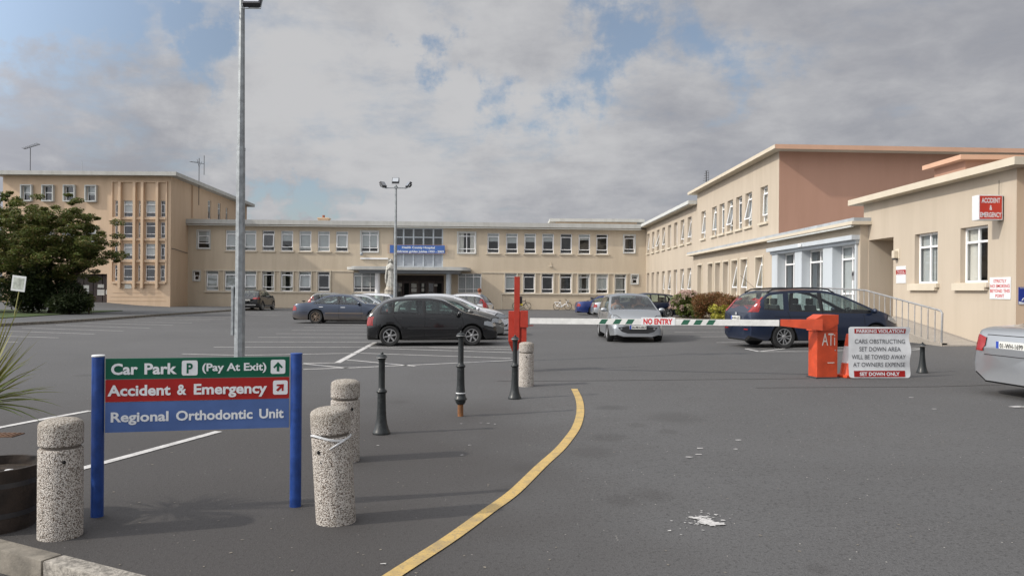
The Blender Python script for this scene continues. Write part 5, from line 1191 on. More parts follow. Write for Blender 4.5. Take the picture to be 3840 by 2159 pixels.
mb.add(vs, [(0, 1, 3, 2)]+[(i*4+a, i*4+b, (i+1)*4+b, (i+1)*4+a) for i in (0, 1) for a, b in ((0, 1), (1, 3), (3, 2), (2, 0))]+[(8, 9, 11, 10)]); mb.build('arm_bracket', MATS['orange_box'], cb_)
def arm_u(px):
    r = ray(px, 810); k = (A0-Vector((0, 0, EYE))).dot(an)/r.dot(an); return (Vector((0, 0, EYE))+r*k-A0).dot(ad)
for px in (1518, 1553, 1584.6, 1724.5, 1756, 1788):
    u = arm_u(px); mb = MB(); vs = [ap(u+du-z*.62, z, .0315) for z, du in ((-.045, .062), (-.045, -.062), (.045, -.062), (.045, .062))]; mb.add(vs, ((0, 1, 2, 3),)); mb.build('green_mark', MATS['green_paint'], bar_, fix=False)
ua, ub = arm_u(1698), arm_u(1612.7); mb = MB(); abox(mb, ua, ub, -.058, .085, .032, .038); ne = mb.build('sign_plate', MATS['sign_white'], cb_)
mb = MB(); text_mb(mb, 'NO ENTRY', ap((ua+ub)/2, .012, .0385), -ad, (0, 0, 1), abs(ub-ua)*.86, .10, .045, .001); mb.build('lettering', MATS['red_paint'], ne, fix=False)
# receiving post and raised red arm at the left end
rp = empty('barrier_rest_post', (.245, 15.3, 0), 0, 'slim red post with a square head catching the tip of the white arm', 'barrier post')
mb = MB(); mb.box((0, 0, .42), (.095, .095, .92), None, .004); mb.build('post', MATS['red_box'], rp); mb = MB(); mb.box((0, 0, 1.05), (.15, .16, .33), None, .006); mb.box((.12, 0, .92), (.12, .02, .02)); mb.build('head', MATS['red_box'], rp)
rc_ = empty('barrier_cabinet', (.075, 15.45, 0), 0, 'red barrier box on a pedestal with its red arm raised upright', 'barrier')
mb = MB(); mb.box((.0, 0, .90), (.28, .24, .60), None, .006); mb.add([(-.14, -.12, .60), (.14, -.12, .60), (.14, .12, .60), (-.14, .12, .60), (-.06, -.05, .40), (.035, -.05, .40), (.035, .05, .40), (-.06, .05, .40)], ((0, 1, 5, 4), (1, 2, 6, 5), (2, 3, 7, 6), (3, 0, 4, 7))); mb.build('cabinet', MATS['red_box'], rc_)
mb = MB(); mb.box((-.005, 0, .19), (.07, .10, .40)); mb.build('pedestal', MATS['red_box'], rc_)
mb = MB(); mb.box((.025, -.15, 1.24), (.11, .05, 1.28), None, .004); mb.build('raised_arm', MATS['red_box'], rc_)
mb = MB(); mb.box((.105, -.12, 1.42), (.05, .05, .14), None, .008); mb.build('lamp_housing', MATS['black_plastic'], rc_); mb = MB(); mb.box((.115, -.12, 1.33), (.045, .045, .045), None, .008); mb.build('lamp', MATS['yellow'], rc_)
# parking violation board
vb = empty('warning_board', (6.525, 13.72, zg(6.5, 13.7)), radians(4), 'bent white parking violation board standing on the tarmac beside the cone', 'sign')
mb = MB(); nx, nz = 26, 20; Wb, Hb = 1.13, .90; pts = {}
def bend(a, b):
    x, z = -Wb/2+Wb*a, .01+Hb*b; y = .012*sin(b*5)+.022*a*a*sin(b*9+.6); x += .012*sin(b*14)*max(0, (a-.8)/.2); return (x-.01*b, y+.03*b, z)
def rr_in(a, b):
    ca, cb2 = min(max(a, .045), .955), min(max(b, .055), .945); da, db = (a-ca)/.045, (b-cb2)/.055; L_ = sqrt(da*da+db*db)
    return (a, b) if L_ <= 1 or (da == 0 or db == 0) else (ca+da/L_*.045, cb2+db/L_*.055)
ga = [0, .012, .03, .045]+[.045+.91*k/20 for k in range(1, 20)]+[.955, .97, .988, 1]; gb = [0, .015, .035, .055]+[.055+.89*k/16 for k in range(1, 16)]+[.945, .965, .985, 1]
for o_ in (0, .006):
    k0 = len(mb.v); vs = [tuple(Vector(bend(*rr_in(a, b)))+Vector((0, o_, 0))) for b in gb for a in ga]; n = len(ga)
    mb.add(vs, [(j*n+i, j*n+i+1, (j+1)*n+i+1, (j+1)*n+i) for j in range(len(gb)-1) for i in range(n-1)])
pl = mb.build('panel', MATS['sign_white'], vb, smooth=True, fix=False)
def on_board(mb, vs, fs, off): mb.add([tuple(Vector(bend((x+Wb/2)/Wb, (z-.01)/Hb))+Vector((0, -off, 0))) for x, z in vs], fs)
def band(z0, z1, x0, x1):
    mb = MB(); n = 16; vs = [(x0+(x1-x0)*i/n, z) for z in (z0, (z0+z1)/2, z1) for i in range(n+1)]; on_board(mb, vs, [(j*(n+1)+i, j*(n+1)+i+1, (j+1)*(n+1)+i+1, (j+1)*(n+1)+i) for j in (0, 1) for i in range(n)], .004); return mb.build('red_band', MATS['sign_red'], pl, fix=False)
def btext(s, x0, x1, z, h, m, bold, par, sh=0, thin=1):
    t_ = MB(); text_mb(t_, s, (0, 0, 0), (1, 0, 0), (0, 1, 0), x1-x0, h, bold, 0, sh); mb = MB(); on_board(mb, [((x0+x1)/2+v.x, z+v.y) for v in t_.v], t_.f, .006); return mb.build('lettering', MATS[m], par, fix=False)
bu = lambda cx: -Wb/2+Wb*(cx-343)/572
b1 = band(.795, .875, bu(395), bu(873)); btext('PARKING VIOLATION', bu(413), bu(857), .835, .058, 'letter_white', .03, b1)
b2 = band(.025, .135, bu(388), bu(865)); btext('SET DOWN ONLY', bu(441), bu(815), .080, .062, 'letter_white', .03, b2)
for s, c0, c1, z in (('CARS OBSTRUCTING', 398, 870, .655), ('SET DOWN AREA', 440, 822, .520), ('WILL BE TOWED AWAY', 372, 870, .380), ('AT OWNERS EXPENSE', 382, 870, .245)): btext(s, bu(c0), bu(c1), z, .080, 'letter_grey', .004, pl, .04)
for x_ in (-.2, .25): mb = MB(); mb.tube([(x_, .07, .72), (x_, .34, .0)], .015, 6); mb.build('prop', MATS['dark_metal'], vb)
# cone
cn_ = empty('traffic_cone', (6.07, 13.99, zg(5.9, 13.9)), .3, 'orange traffic cone with a white band squeezed between the orange cabinet and the white board', 'traffic cone')
mb = MB(); mb.box((0, 0, .025), (.34, .34, .05), None, .02); mb.lathe([(.15, .05), (.135, .07), (.108, .26)], 24); mb.build('base', MATS['cone_orange'], cn_, smooth=True)
mb = MB(); mb.lathe([(.108, .26), (.065, .56)], 24, cap=False); mb.build('reflective_band', MATS['reflect'], cn_, smooth=True); mb = MB(); mb.lathe([(.065, .56), (.035, .76), (.030, .775), (.015, .78)], 24); mb.build('tip', MATS['cone_orange'], cn_, smooth=True)

# ------------------------------------------------------------------ lamp posts
def flood(par, c, yaw, tilt, s=1):
    M = T(*c) @ RZ(yaw) @ Matrix.Rotation(radians(tilt), 4, 'X'); mb = MB(); mb.box((0, 0, 0), (.36*s, .12*s, .30*s), M, .02); mb.box((0, .09*s, 0), (.22*s, .08*s, .16*s), M); h = mb.build('floodlight', MATS['dark_metal'], par)
    mb = MB(); mb.box((0, -.064*s, 0), (.30*s, .01, .23*s), M); mb.build('lamp_glass', MATS['lamp_clear'], h)
    mb = MB(); mb.tube([M @ Vector((-.19*s, 0, 0)), M @ Vector((-.19*s, .02, -.22*s)), M @ Vector((.19*s, .02, -.22*s)), M @ Vector((.19*s, 0, 0))], .012, 6); mb.build('bracket', MATS['galv'], h)
def lamppost(loc, h, r0, r1, label, door=True):
    o = empty('lamp_post', loc, 0, label, 'lamp post', 'floodlight posts in the car park'); mb = MB(); hj = h*.56
    mb.lathe([(r0*1.0, -.05), (r0, 1.4), (r0*.93, 1.5), (r0*.80, hj), (r0*.72, hj+.01), (r1, h)], 8); mb.build('pole', MATS['galv'], o)
    mb = MB(); mb.lathe([(r0*.84, hj-.03), (r0*.84, hj+.03)], 8); mb.build('collar', MATS['galv'], o)
    if door: mb = MB(); mb.box((-r0-.02, -.02, 1.15), (.055, .09, 1.0), None, .01); mb.build('junction_box', MATS['galv'], o)
    mb = MB(); mb.tube([(-.58, 0, h-.15), (.58, 0, h-.15)], .025, 6); mb.box((0, 0, h-.12), (.18, .14, .10)); mb.build('crossarm', MATS['galv'], o)
    k = -.20 if h > 7.6 else .02
    flood(o, (-.66, -.05, h+k), radians(60), -35); flood(o, (.66, -.05, h+k), radians(-60), -35); flood(o, (.26 if h > 7.6 else 0, -.12, 7.43 if h > 7.6 else h+.22), 0, -30); return o
q = at(602, 900, 15.8); lamppost((q.x, 15.8, 0), 7.92, .11, .052, 'tall grey tapered lamp post rising behind the direction board, top cut off by the frame')
q = at(994, 700, 40); lamppost((q.x, 40, -.08), 7.05, .10, .05, 'slimmer lamp post with three floodlights in front of the hospital entrance', False)

# ------------------------------------------------------------------ statue
st = empty('religious_statue', (0, 0, 0), 0, 'white robed statue with flowing veil on a rubble stone pedestal before the entrance', 'statue')
q = at(982, 717, 61); st.location = (q.x, 61, zg(q.x, 61))
mb = MB(); H = 1.95
mb.lathe([(.62, 0), (.58, .3), (.55, .6), (.50, 1.4), (.46, 1.65), (.50, 1.68), (.50, 1.75), (.40, 1.78), (.40, H-.12), (.36, H)], 14); mb.build('pedestal', MATS['stone'], st)
mb = MB(); prof = [(.30, 0), (.33, .06), (.30, .35), (.27, .75), (.25, 1.05), (.24, 1.30), (.27, 1.52), (.28, 1.68), (.20, 1.80), (.10, 1.87), (.085, 1.93)]
vs, fs = [], []; n = 32
for r, z in prof:
    for j in range(n):
        a = 2*pi*j/n; f = 1+.10*sin(a*9+z*2)*(1-z/2.2); vs.append((r*f*cos(a)*1.0, r*f*sin(a)*.72, H+z))
for i in range(len(prof)-1):
    for j in range(n): fs.append((i*n+j, i*n+(j+1) % n, (i+1)*n+(j+1) % n, (i+1)*n+j))
mb.add(vs, fs)
mb.ball((0, -.02, H+2.06), (.115, .125, .155), 16)
mb.ball((0, -.14, H+2.05), (.018, .025, .03), 8)
mb.tube([(-.24, 0, H+1.70), (-.29, -.10, H+1.38), (-.10, -.25, H+1.42), (-.01, -.29, H+1.56)], [.085, .075, .055, .035], 10)
mb.tube([(.24, 0, H+1.70), (.29, -.10, H+1.38), (.10, -.25, H+1.42), (.01, -.29, H+1.56)], [.085, .075, .055, .035], 10)
mb.build('figure', MATS['statue'], st, smooth=50)
mb = MB(); vs, fs = [], []
for i, (w_, y_, z) in enumerate([(.03, -.06, 2.23), (.12, -.09, 2.19), (.155, -.04, 2.08), (.16, .0, 1.95), (.24, .04, 1.80), (.34, .03, 1.6), (.38, .02, 1.2), (.40, .02, .8), (.37, .04, .45)]):
    for j in range(17):
        a = pi*(-.12)+pi*1.24*j/16; k = 1+.05*sin(j*2.1+i); vs.append((w_*cos(a)*k, y_+w_*.8*sin(a)*k+.02, H+z))
for i in range(8):
    for j in range(16): fs.append((i*17+j, i*17+j+1, (i+1)*17+j+1, (i+1)*17+j))
mb.add(vs, fs); o = mb.build('veil', MATS['statue'], st, smooth=60, fix=False); md = o.modifiers.new('s', 'SOLIDIFY'); md.thickness = .03
for s_ in (-1, 1):
    mb = MB(); mb.tube([(s_*.27, -.12, H+1.36), (s_*.34, -.14, H+.9), (s_*.36, -.12, H+.45), (s_*.33, -.1, H+.25)], [.05, .08, .06, .02], 8); mb.build('sleeve', MATS['statue'], st, smooth=50)
# banner
bq = lambda px, py: F.uz(px, py)
a, b = bq(981, 624)[0], bq(1118.7, 624)[0]; z0, z1 = 5.02, 5.78
bn = empty('banner', F.p((a+b)/2, z0, .2), 0, 'long blue banner with pale lettering stretched across the glazed bay above the entrance', 'banner')
mb = MB(bn.location); F.box(mb, a, b, z0, z1, .17, .19); cl = mb.build('cloth', mat('banner_blue', (.045, .12, .36), .6, var=.1), bn)
mb = MB(bn.location); text_mb(mb, 'Health County Hospital', F.p((a+b)/2+.1, 5.57, .195), F.d, (0, 0, 1), 3.1, .20, .03); text_mb(mb, 'Celebrates golden jubilee 1953 - 2003', F.p((a+b)/2+.15, 5.20, .195), F.d, (0, 0, 1), 4.7, .20, .03); mb.build('lettering', MATS['letter_white'], cl, fix=False)
mb = MB(bn.location)
for u, w_ in ((a-.17, .04), (b+.2, .04)): F.box(mb, u-w_/2, u+w_/2, z0, z1, .16, .2)
F.box(mb, a-.17, b+.2, z1, z1+.03, .165, .195); F.box(mb, a-.17, b+.2, z0-.03, z0, .165, .195); mb.build('frame', mat('wood_pale', (.42, .24, .18), .7), bn)

# ------------------------------------------------------------------ signs on the emergency block
ab = empty('hospital_sign', FAE.p(8.1, 3.6, .3), 0, 'projecting red box sign lettered ACCIDENT & EMERGENCY above the right window', 'sign')
# box sticks out from the wall and faces the car park
q1, q2 = at(2455, 500, 20.75), at(2517, 500, 20.35)
hx = FAE.o.x; c0 = Vector((hx-.62, 20.55, 0)); ex = Vector((1, 0, 0)); wz0, wz1 = 3.58, 4.20
ab.location = (hx-.33, 20.62, 3.9)
mb = MB(); mb.box((-.03, .03, -.01), (.64, .30, .66), None, .01); bx = mb.build('light_box', MATS['sign_white'], ab)
mb = MB(); mb.box((-.03, -.122, -.01), (.585, .004, .61)); fc = mb.build('face', mat('box_sign_red', (.48, .035, .018), .45, var=.05), bx)
for s, z, w_ in (('ACCIDENT', .18, .49), ('&', -.01, .07), ('EMERGENCY', -.20, .56)):
    mb = MB(); text_mb(mb, s, (-.03, -.1245, z), (1, 0, 0), (0, 0, 1), w_, .13, .025, .001); mb.build('lettering', MATS['letter_white'], fc, fix=False)
mb = MB(); mb.box((.31, 0, -.01), (.03, .20, .60)); mb.build('mounting', MATS['black_plastic'], ab); mb = MB(); mb.tube([(.26, 0, .30), (.26, 0, .72)], .008, 5); mb.build('rod', MATS['black_plastic'], ab)
def wallsign(F_, xa, xb, ya, yb, label, cat, m='sign_white', name='wall_sign'):
    u_a, z_b = F_.uz(xa, yb); u_b, z_a = F_.uz(xb, ya); u_a, u_b = min(u_a, u_b), max(u_a, u_b); zt_, zb4 = F_.uz((xa+xb)/2, ya)[1], F_.uz((xa+xb)/2, yb)[1]
    e = empty(name, F_.p(u_a, zb4, .01), 0, label, cat); mb = MB(e.location); F_.box(mb, u_a, u_b, zb4, zt_, .003, .018); return e, mb.build('panel', MATS[m], e), u_a, u_b, zb4, zt_
e, p_, ua, ub, z0, z1 = wallsign(FAE, 2490, 2543, 697, 752, 'white notice with red lettering about smoking beside the right window', 'sign')
for i, s in enumerate(('STRICTLY', 'NO SMOKING', 'BEYOND THIS', 'POINT')):
    mb = MB(e.location); text_mb(mb, s, FAE.p((ua+ub)/2, z1-(z1-z0)*(.17+.225*i), .019), FAE.d, (0, 0, 1), (ub-ua)*(.62, .92, .94, .42)[i], (z1-z0)*.15, .02, .001); mb.build('lettering', MATS['red_paint'], p_, fix=False)
e, p_, ua, ub, z0, z1 = wallsign(FAE, 2254.5, 2279, 669, 712, 'small white notice with a red band near the porch opening', 'sign')
mb = MB(e.location); FAE.box(mb, ua, ub, z0+(z1-z0)*.50, z0+(z1-z0)*.78, .019, .021); rb_ = mb.build('red_band', MATS['sign_red'], p_)
mb = MB(e.location); text_mb(mb, 'Smoking', FAE.p((ua+ub)/2, z0+(z1-z0)*.69, .0215), FAE.d, (0, 0, 1), (ub-ua)*.7, .05, .01, .001); text_mb(mb, 'prohibited', FAE.p((ua+ub)/2, z0+(z1-z0)*.57, .0215), FAE.d, (0, 0, 1), (ub-ua)*.8, .05, .01, .001); mb.build('lettering', MATS['letter_white'], rb_, fix=False)
# blue wheelchair sign on the side wall
p0 = Vector((13.03, 20.0, 0)); FSd = Fac((13.0, 19.999), (25, 20.499)); e = empty('wheelchair_sign', FSd.p(.35, 1.35, .02), 0, 'blue wheelchair access sign with a white arrow on the side wall at the right edge', 'sign')
zA, zB = EYE+(738.4-722)*20/FP, EYE+(738.4-765)*20/FP; mb = MB(e.location); FSd.box(mb, .06, .42, zB, zA, .003, .018); p_ = mb.build('panel', mat('deep_blue', (.01, .03, .25), .5), e)
mb = MB(e.location); zc_2 = zB+.13; cu = .24
mb.tube([FSd.p(.09, zA-.03, .022), FSd.p(.40, zA-.03, .022)], .005, 5); mb.tube([FSd.p(cu+.055*cos(a/10), zc_2+.005+.055*sin(a/10), .022) for a in range(28, 66, 4)], .006, 5); mb.tube([FSd.p(cu, zc_2+.10, .022), FSd.p(cu, zc_2+.04, .022), FSd.p(cu-.06, zc_2+.03, .022), FSd.p(cu-.10, zc_2-.04, .022)], .007, 5); mb.ball(FSd.p(cu, zc_2+.125, .022), .014, 8)
mb.add([FSd.p(.06, zB+.002, .0185), FSd.p(.42, zB+.002, .0185), FSd.p(.06, zB+.075, .0185)], ((0, 1, 2),)); mb.build('symbol', MATS['letter_white'], p_, smooth=True)
e, p_, *_ = wallsign(FAE, 2252, 2263, 626, 651, 'small cream wall lantern above the red banded notice', 'lamp', 'trim_cream', 'wall_lamp'); 
mb = MB(e.location); u_, z_ = FAE.uz(2257, 640); mb.box(FAE.p(u_, z_, .09), (.16, .16, .26), None, .03); mb.build('lantern', MATS['trim_cream'], e); mb = MB(e.location); mb.box(FAE.p(u_, z_-.16, .09), (.12, .12, .05), None, .01); mb.build('lantern_base', MATS['dark_metal'], e)
kp = empty('intercom_box', (12.72, 28.85, 2.0), 0, 'small grey intercom box on the strip of wall left of the porch', 'intercom'); q = at(2174, 693, 28.8); kp.location = (12.70, 28.8, q.z)
mb = MB(); mb.box((0, 0, 0), (.09, .2, .34), None, .02); mb.build('box', MATS['steel'], kp); mb = MB(); mb.box((-.045, 0, .05), (.02, .14, .12)); mb.build('grille', MATS['dark_metal'], kp)
q = at(2067, 627, 33.6); ct = empty('security_camera', (12.55, 33.4, 3.62), 0, 'white security camera fixed above the blue entrance columns', 'camera'); mb = MB(); mb.box((-.15, -.05, .0), (.38, .14, .13), RZ(.5), .02); mb.build('housing', MATS['white_frame'], ct); mb = MB(); mb.tube([(0, 0, 0), (.2, .1, .05)], .02, 6); mb.build('bracket', MATS['dark_metal'], ct)
u_ = uu(910, 5); ct = empty('security_camera', F.p(u_, 4.9, .25), 0, 'pale security camera on the hospital front beside the statue head', 'camera'); mb = MB(); mb.ball((0, 0, 0), (.16, .2, .16), 12); mb.build('housing', MATS['lead'], ct, smooth=True); mb = MB(); mb.tube([(0, .25, .25), (0, 0, .18), (0, 0, 0)], .03, 6); mb.build('bracket', MATS['steel'], ct)
q = at(617, 514, 92.5); ct = empty('security_camera', q, 0, 'small camera under the far roof corner of the tan block', 'camera'); mb = MB(); mb.tube([(-.6, 0, .25), (0, 0, .2), (0, 0, 0)], .04, 6); mb.build('bracket', MATS['steel'], ct); mb = MB(); mb.ball((0, 0, -.12), .16, 10); mb.build('housing', MATS['dark_metal'], ct, smooth=True)
# ------------------------------------------------------------------ aerials
def aerial(px, py0, py1, Y, label, kind):
    a, b = at(px, py1, Y), at(px, py0, Y); e = empty('television_aerial', a, 0, label, 'aerial'); h = b.z-a.z
    mb = MB(); mb.tube([(0, 0, -.3), (0, 0, h)], .035, 6); mb.build('mast', MATS['dark_metal'], e)
    mb = MB()
    if kind == 0:
        mb.tube([(-.6, 0, h-.12), (.75, .2, h+.35)], .03, 6)
        for k in range(9): t_ = k/8; mb.tube([(-.6+1.3*t_, -.3, h-.12+.45*t_+.05), (-.6+1.3*t_, .35, h-.12+.45*t_+.05)], .02, 4)
    elif kind == 1:
        mb.tube([(-.85, 0, h-.35), (.5, 0, h-.55)], .025, 6); mb.tube([(.48, 0, h+.25), (.48, 0, h-1.6)], .03, 6); mb.tube([(-.2, 0, h-.1), (.0, 0, h-.9), (.25, 0, h-.35)], .02, 6)
        for k in range(5): mb.tube([(-.85+.2*k, -.25, h-.35), (-.85+.2*k, .25, h-.35)], .015, 4)
    else:
        for k in range(5): mb.tube([(-.10-.03*k, .0, h-.16*k), (.16, 0, h-.16*k+.06)], .014, 5)
        mb.tube([(.16, 0, h), (.16, 0, h-.7)], .014, 5)
    mb.build('antenna', MATS['dark_metal'], e)
aerial(76, 372, 432, 72, 'thin aerial with one slanting boom on the left of the tan block roof', 0)
aerial(500, 398, 508, 74, 'taller aerial with crossed rods standing at the side of the tan block', 1)
aerial(1776, 431, 458, 52, 'small cluttered aerial on the roof of the tall cream block', 2)
q = at(206, 405, 75); q2 = at(206, 434, 75); e = empty('rod_aerial', q2, 0, 'very thin bare rod on the roof of the tan block', 'aerial'); mb = MB(); mb.tube([(0, 0, -.2), (0, 0, q.z-q2.z)], .02, 5); mb.build('rod', MATS['galv'], e)

# ------------------------------------------------------------------ bicycles
def bike(px, Y, label, step=False, fac=1, rz=0):
    q = at(px, 770, Y); e = empty('bicycle', (q.x, Y, zg(q.x, Y)), rz, label, 'bicycle', 'bicycles leaning on the hospital front'); R_ = .34; wb_ = 1.08
    for x in (-wb_/2, wb_/2):
        mb = MB(); mb.tube([(x+R_*cos(2*pi*k/32), 0, R_+R_*sin(2*pi*k/32)) for k in range(33)], .022, 6, False); w = mb.build('wheel', MATS['tyre'], e, smooth=True)
        mb = MB()
        for k in range(10): a = 2*pi*k/10; mb.tube([(x, 0, R_), (x+.33*cos(a), 0, R_+.33*sin(a))], .005, 3)
        mb.build('spokes', MATS['steel'], w)
    m = MATS['white_frame'] if step else MATS['black_plastic']; mb = MB(); r, f = -wb_/2, wb_/2; bbk = (-.08, 0, .29); seat = (-.22, 0, .80); hd_ = (.36, 0, .82)
    lo_ = (.40, 0, .62)
    tubes = [(bbk, seat), ((r, 0, R_), bbk), ((r, 0, R_), (-.2, 0, .72)), (hd_, lo_), (lo_, (f, 0, R_)), (bbk, lo_)]
    if step: tubes += [((-.02, 0, .40), (.30, 0, .60)), ((r-.25, 0, .72), (-.25, 0, .70)), ((r-.2, 0, .70), (r, 0, R_))]
    else: tubes += [((-.2, 0, .74), hd_)]
    for a, b in tubes: mb.tube([a, b], .030 if step else .026, 6)
    mb.build('frame', m, e, smooth=True)
    mb = MB(); mb.ball((-.24, 0, .88), (.14, .08, .04), 10); mb.tube([seat, (-.24, 0, .87)], .02, 6); mb.build('saddle', MATS['black_plastic'], e, smooth=True)
    mb = MB(); mb.tube([hd_, (.33, 0, 1.0 if step else .93), (.38 if not step else .25, .25, 1.0)], .018, 6); mb.tube([(.33, 0, 1.0 if step else .93), (.38 if not step else .25, -.25, 1.0)], .018, 6); mb.build('handlebar', MATS['black_plastic'], e, smooth=True)
    mb = MB(); mb.lathe([(.09, -.01), (.09, .01)], 14, T(*bbk) @ Matrix.Rotation(pi/2, 4, 'X')); mb.tube([(-.08, .08, .29), (-.0, .08, .13)], .014, 5); mb.build('crank', MATS['steel'], e)
    if step: mb = MB(); [mb.tube([(.45+.02*k, y_, .72), (.5+.03*k, y_*1.3, .98)], .008, 4) for k in range(6) for y_ in (-.13, .13)]; mb.box((.53, 0, .72), (.2, .26, .01)); mb.build('basket', MATS['steel'], e)
    return e
bike(1312, 73.9, 'black bicycle against the wall just right of the raised red arm'); bike(1414.5, 74.1, 'white step-through bicycle with a basket, leaning by the blue saloon', True, rz=.02)
bike(772, 55, 'dark bicycle whose handlebars show above the boot of the dusty blue saloon', rz=.4)

# ------------------------------------------------------------------ vegetation
def leaves(mb, cs, n, size, rnd, flat=.5, asp=1.8):
    for c, r in cs:
        for _ in range(n):
            while True:
                p = Vector((rnd.uniform(-1, 1), rnd.uniform(-1, 1), rnd.uniform(-1, 1)))
                if p.length < 1: break
            p = Vector((p.x*r[0], p.y*r[1], p.z*r[2]))+Vector(c); s = size*rnd.uniform(.6, 1.4)
            a = Vector((rnd.gauss(0, 1), rnd.gauss(0, 1), rnd.gauss(0, flat))).normalized(); b = a.cross(Vector((rnd.gauss(0, .6), rnd.gauss(0, .6), 1))).normalized()
            mb.add([p-a*s*asp/2, p+b*s*.45, p+a*s*asp/2, p-b*s*.45], ((0, 1, 2, 3),))
def tree(name, loc, h, rad, label, nl, size, seed, leafm, group=None, squash=.8, base=.28):
    rnd = random.Random(seed); e = empty(name, loc, 0, label, 'tree', group); mb = MB(); tips = []
    def limb(p, d, L_, r, lv):
        pts = [p]; q = p.copy(); dd = d.copy()
        for k in range(4):
            dd = (dd+Vector((rnd.gauss(0, .16), rnd.gauss(0, .16), rnd.gauss(0, .08)+.03))).normalized(); q = q+dd*L_/4; pts.append(q.copy())
        mb.tube(pts, [r*(1-.16*k) for k in range(5)], 8 if lv < 2 else 5)
        if lv >= 3: tips.append(q); return
        if lv >= 1: tips.append(pts[2])
        for k in range(5 if lv == 0 else 4):
            a = rnd.uniform(0, 2*pi); el = rnd.uniform(.15, .9) if lv < 2 else rnd.uniform(-.2, .8)
            nd_ = (dd*.45+Vector((cos(a)*cos(el), sin(a)*cos(el), sin(el)*squash))).normalized(); limb(pts[rnd.choice((3, 4)) if k else 4], nd_, L_*rnd.uniform(.62, .9), r*.5, lv+1)
    limb(Vector((0, 0, -.1)), Vector((.05, 0, 1)), h*base, h*.028, 0)
    tr = mb.build('trunk', MATS['bark'], e, smooth=60)
    zt_ = [p for p in tips]; mx_ = max(p.z for p in zt_); sx_ = max(abs(p.x) for p in zt_)
    cs = []
    for p in zt_:
        r = rnd.uniform(.30, .62)*rad/3.6; cs.append(((p.x, p.y, p.z), (r, r, r*.6)))
    zc5 = h*.56
    for k in range(330):           # leafy twigs filling the crown volume, ragged at the rim
        a = rnd.uniform(0, 2*pi); u_ = rnd.uniform(-1, 1); q = rnd.uniform(.25, 1)**.6; s5 = sqrt(1-u_*u_)
        k5 = 1+.16*sin(a*3+seed)+.10*sin(a*5+u_*4)+rnd.uniform(-.12, .14)
        r = rnd.uniform(.24, .62)*rad/4.4; cs.append(((rad*q*s5*cos(a)*k5, rad*q*s5*sin(a)*k5*.9, zc5+h*.40*q*u_*k5), (r, r, r*.45)))
    mb = MB(); leaves(mb, cs, max(6, nl//len(cs)), size, rnd); mb.build('crown', MATS[leafm], e, fix=False); return e, tips
tl = G(118, 786)
tree('broadleaf_tree', (-27.7, 46.5, .0), 7.2, 3.8, 'spreading dark green tree with reddish leaf tips hiding the left of the tan block', 75000, .085, 21, 'leaf', squash=.55, base=.30)
tree('broadleaf_tree', (-33.3, 48.5, .0), 8.2, 3.9, 'dark tree crowding in behind the spreading tree at the left edge', 40000, .11, 5, 'leaf', squash=.7, base=.30)
def shrub(name, loc, r, label, n, size, leafm, seed, group=None, lumps=14, extra=None):
    rnd = random.Random(seed); e = empty(name, loc, 0, label, 'shrub', group); cs = []
    for k in range(lumps):
        a = rnd.uniform(0, 2*pi); q = rnd.uniform(.1, .75); z = rnd.uniform(.25, .8); cs.append(((r[0]*q*cos(a), r[1]*q*sin(a), r[2]*z), (r[0]*.42, r[1]*.42, r[2]*.30)))
    mb = MB(); leaves(mb, cs, n//lumps, size, rnd); mb.build('foliage', MATS[leafm], e, fix=False)
    mb = MB()
    for k in range(9):
        a = rnd.uniform(0, 6.28); mb.tube([(0, 0, -.05), (r[0]*.3*cos(a), r[1]*.3*sin(a), r[2]*.4), (r[0]*.55*cos(a), r[1]*.55*sin(a), r[2]*.8)], [.03, .02, .008], 5)
    mb.build('stems', MATS['bark'], e)
    if extra:
        mb = MB(); rad = extra
        for k in range(100):
            a = rnd.uniform(-pi, pi); ph = rnd.uniform(.05, 1.35); p = Vector((r[0]*.92*cos(a)*cos(ph), r[1]*.92*sin(a)*cos(ph), r[2]*(.25+.78*sin(ph)))); cc = [(p, (rad, rad, rad*.8))]; leaves(mb, cc, 34, .045, rnd, 1)
        mb.build('flower_heads', MATS['petal'], e, fix=False)
    return e
shrub('dark_shrub', (-25.8, 45.2, .02), (1.9, 1.6, 1.9), 'rounded dark shrub at the right end of the lawn planting', 12000, .085, 'leaf_dark', 31)
shrub('dark_shrub', (-28.6, 45.6, .02), (2.7, 1.8, 2.7), 'middle dark shrub under the spreading tree', 15000, .09, 'leaf_dark', 32)
shrub('dark_shrub', (-32.0, 46.0, .02), (2.8, 1.8, 2.6), 'dark shrub at the left edge behind the small tilted notice', 14000, .09, 'leaf_dark', 33)
shrub('yellow_shrub', (-24.75, 45.4, .02), (.3, .4, 1.3), 'thin yellowish shoot of foliage at the tip of the dark shrubs', 900, .06, 'leaf_green', 34)
# flower bed by the right wing
mb = MB(); mb.quad((10.3, 38.5, 0), (12.7, 38.5, 0), (12.7, 52, 0), (10.0, 52, 0)); mb.v = [Vector((v.x, v.y, zg(v.x, v.y)+.08)) for v in mb.v]; tag(mb.build('flower_bed', MATS['soil'], fix=False), kind='structure')
mb = MB(); ribs = [Vector((10.3, 38.4, 0)), Vector((10.3, 42, 0)), Vector((10.2, 46, 0)), Vector((10.0, 52, 0))]
for a, b in zip(ribs, ribs[1:]):
    za, zb4 = zg(a.x, a.y), zg(b.x, b.y); mb.add([(a.x-.13, a.y, za-.05), (a.x, a.y, za-.05), (b.x, b.y, zb4-.05), (b.x-.13, b.y, zb4-.05), (a.x-.13, a.y, za+.12), (a.x, a.y, za+.12), (b.x, b.y, zb4+.12), (b.x-.13, b.y, zb4+.12)], ((4, 5, 6, 7), (0, 3, 7, 4), (1, 5, 6, 2), (0, 4, 5, 1)))
tag(mb.build('kerb', MATS['kerbstone']), kind='structure')
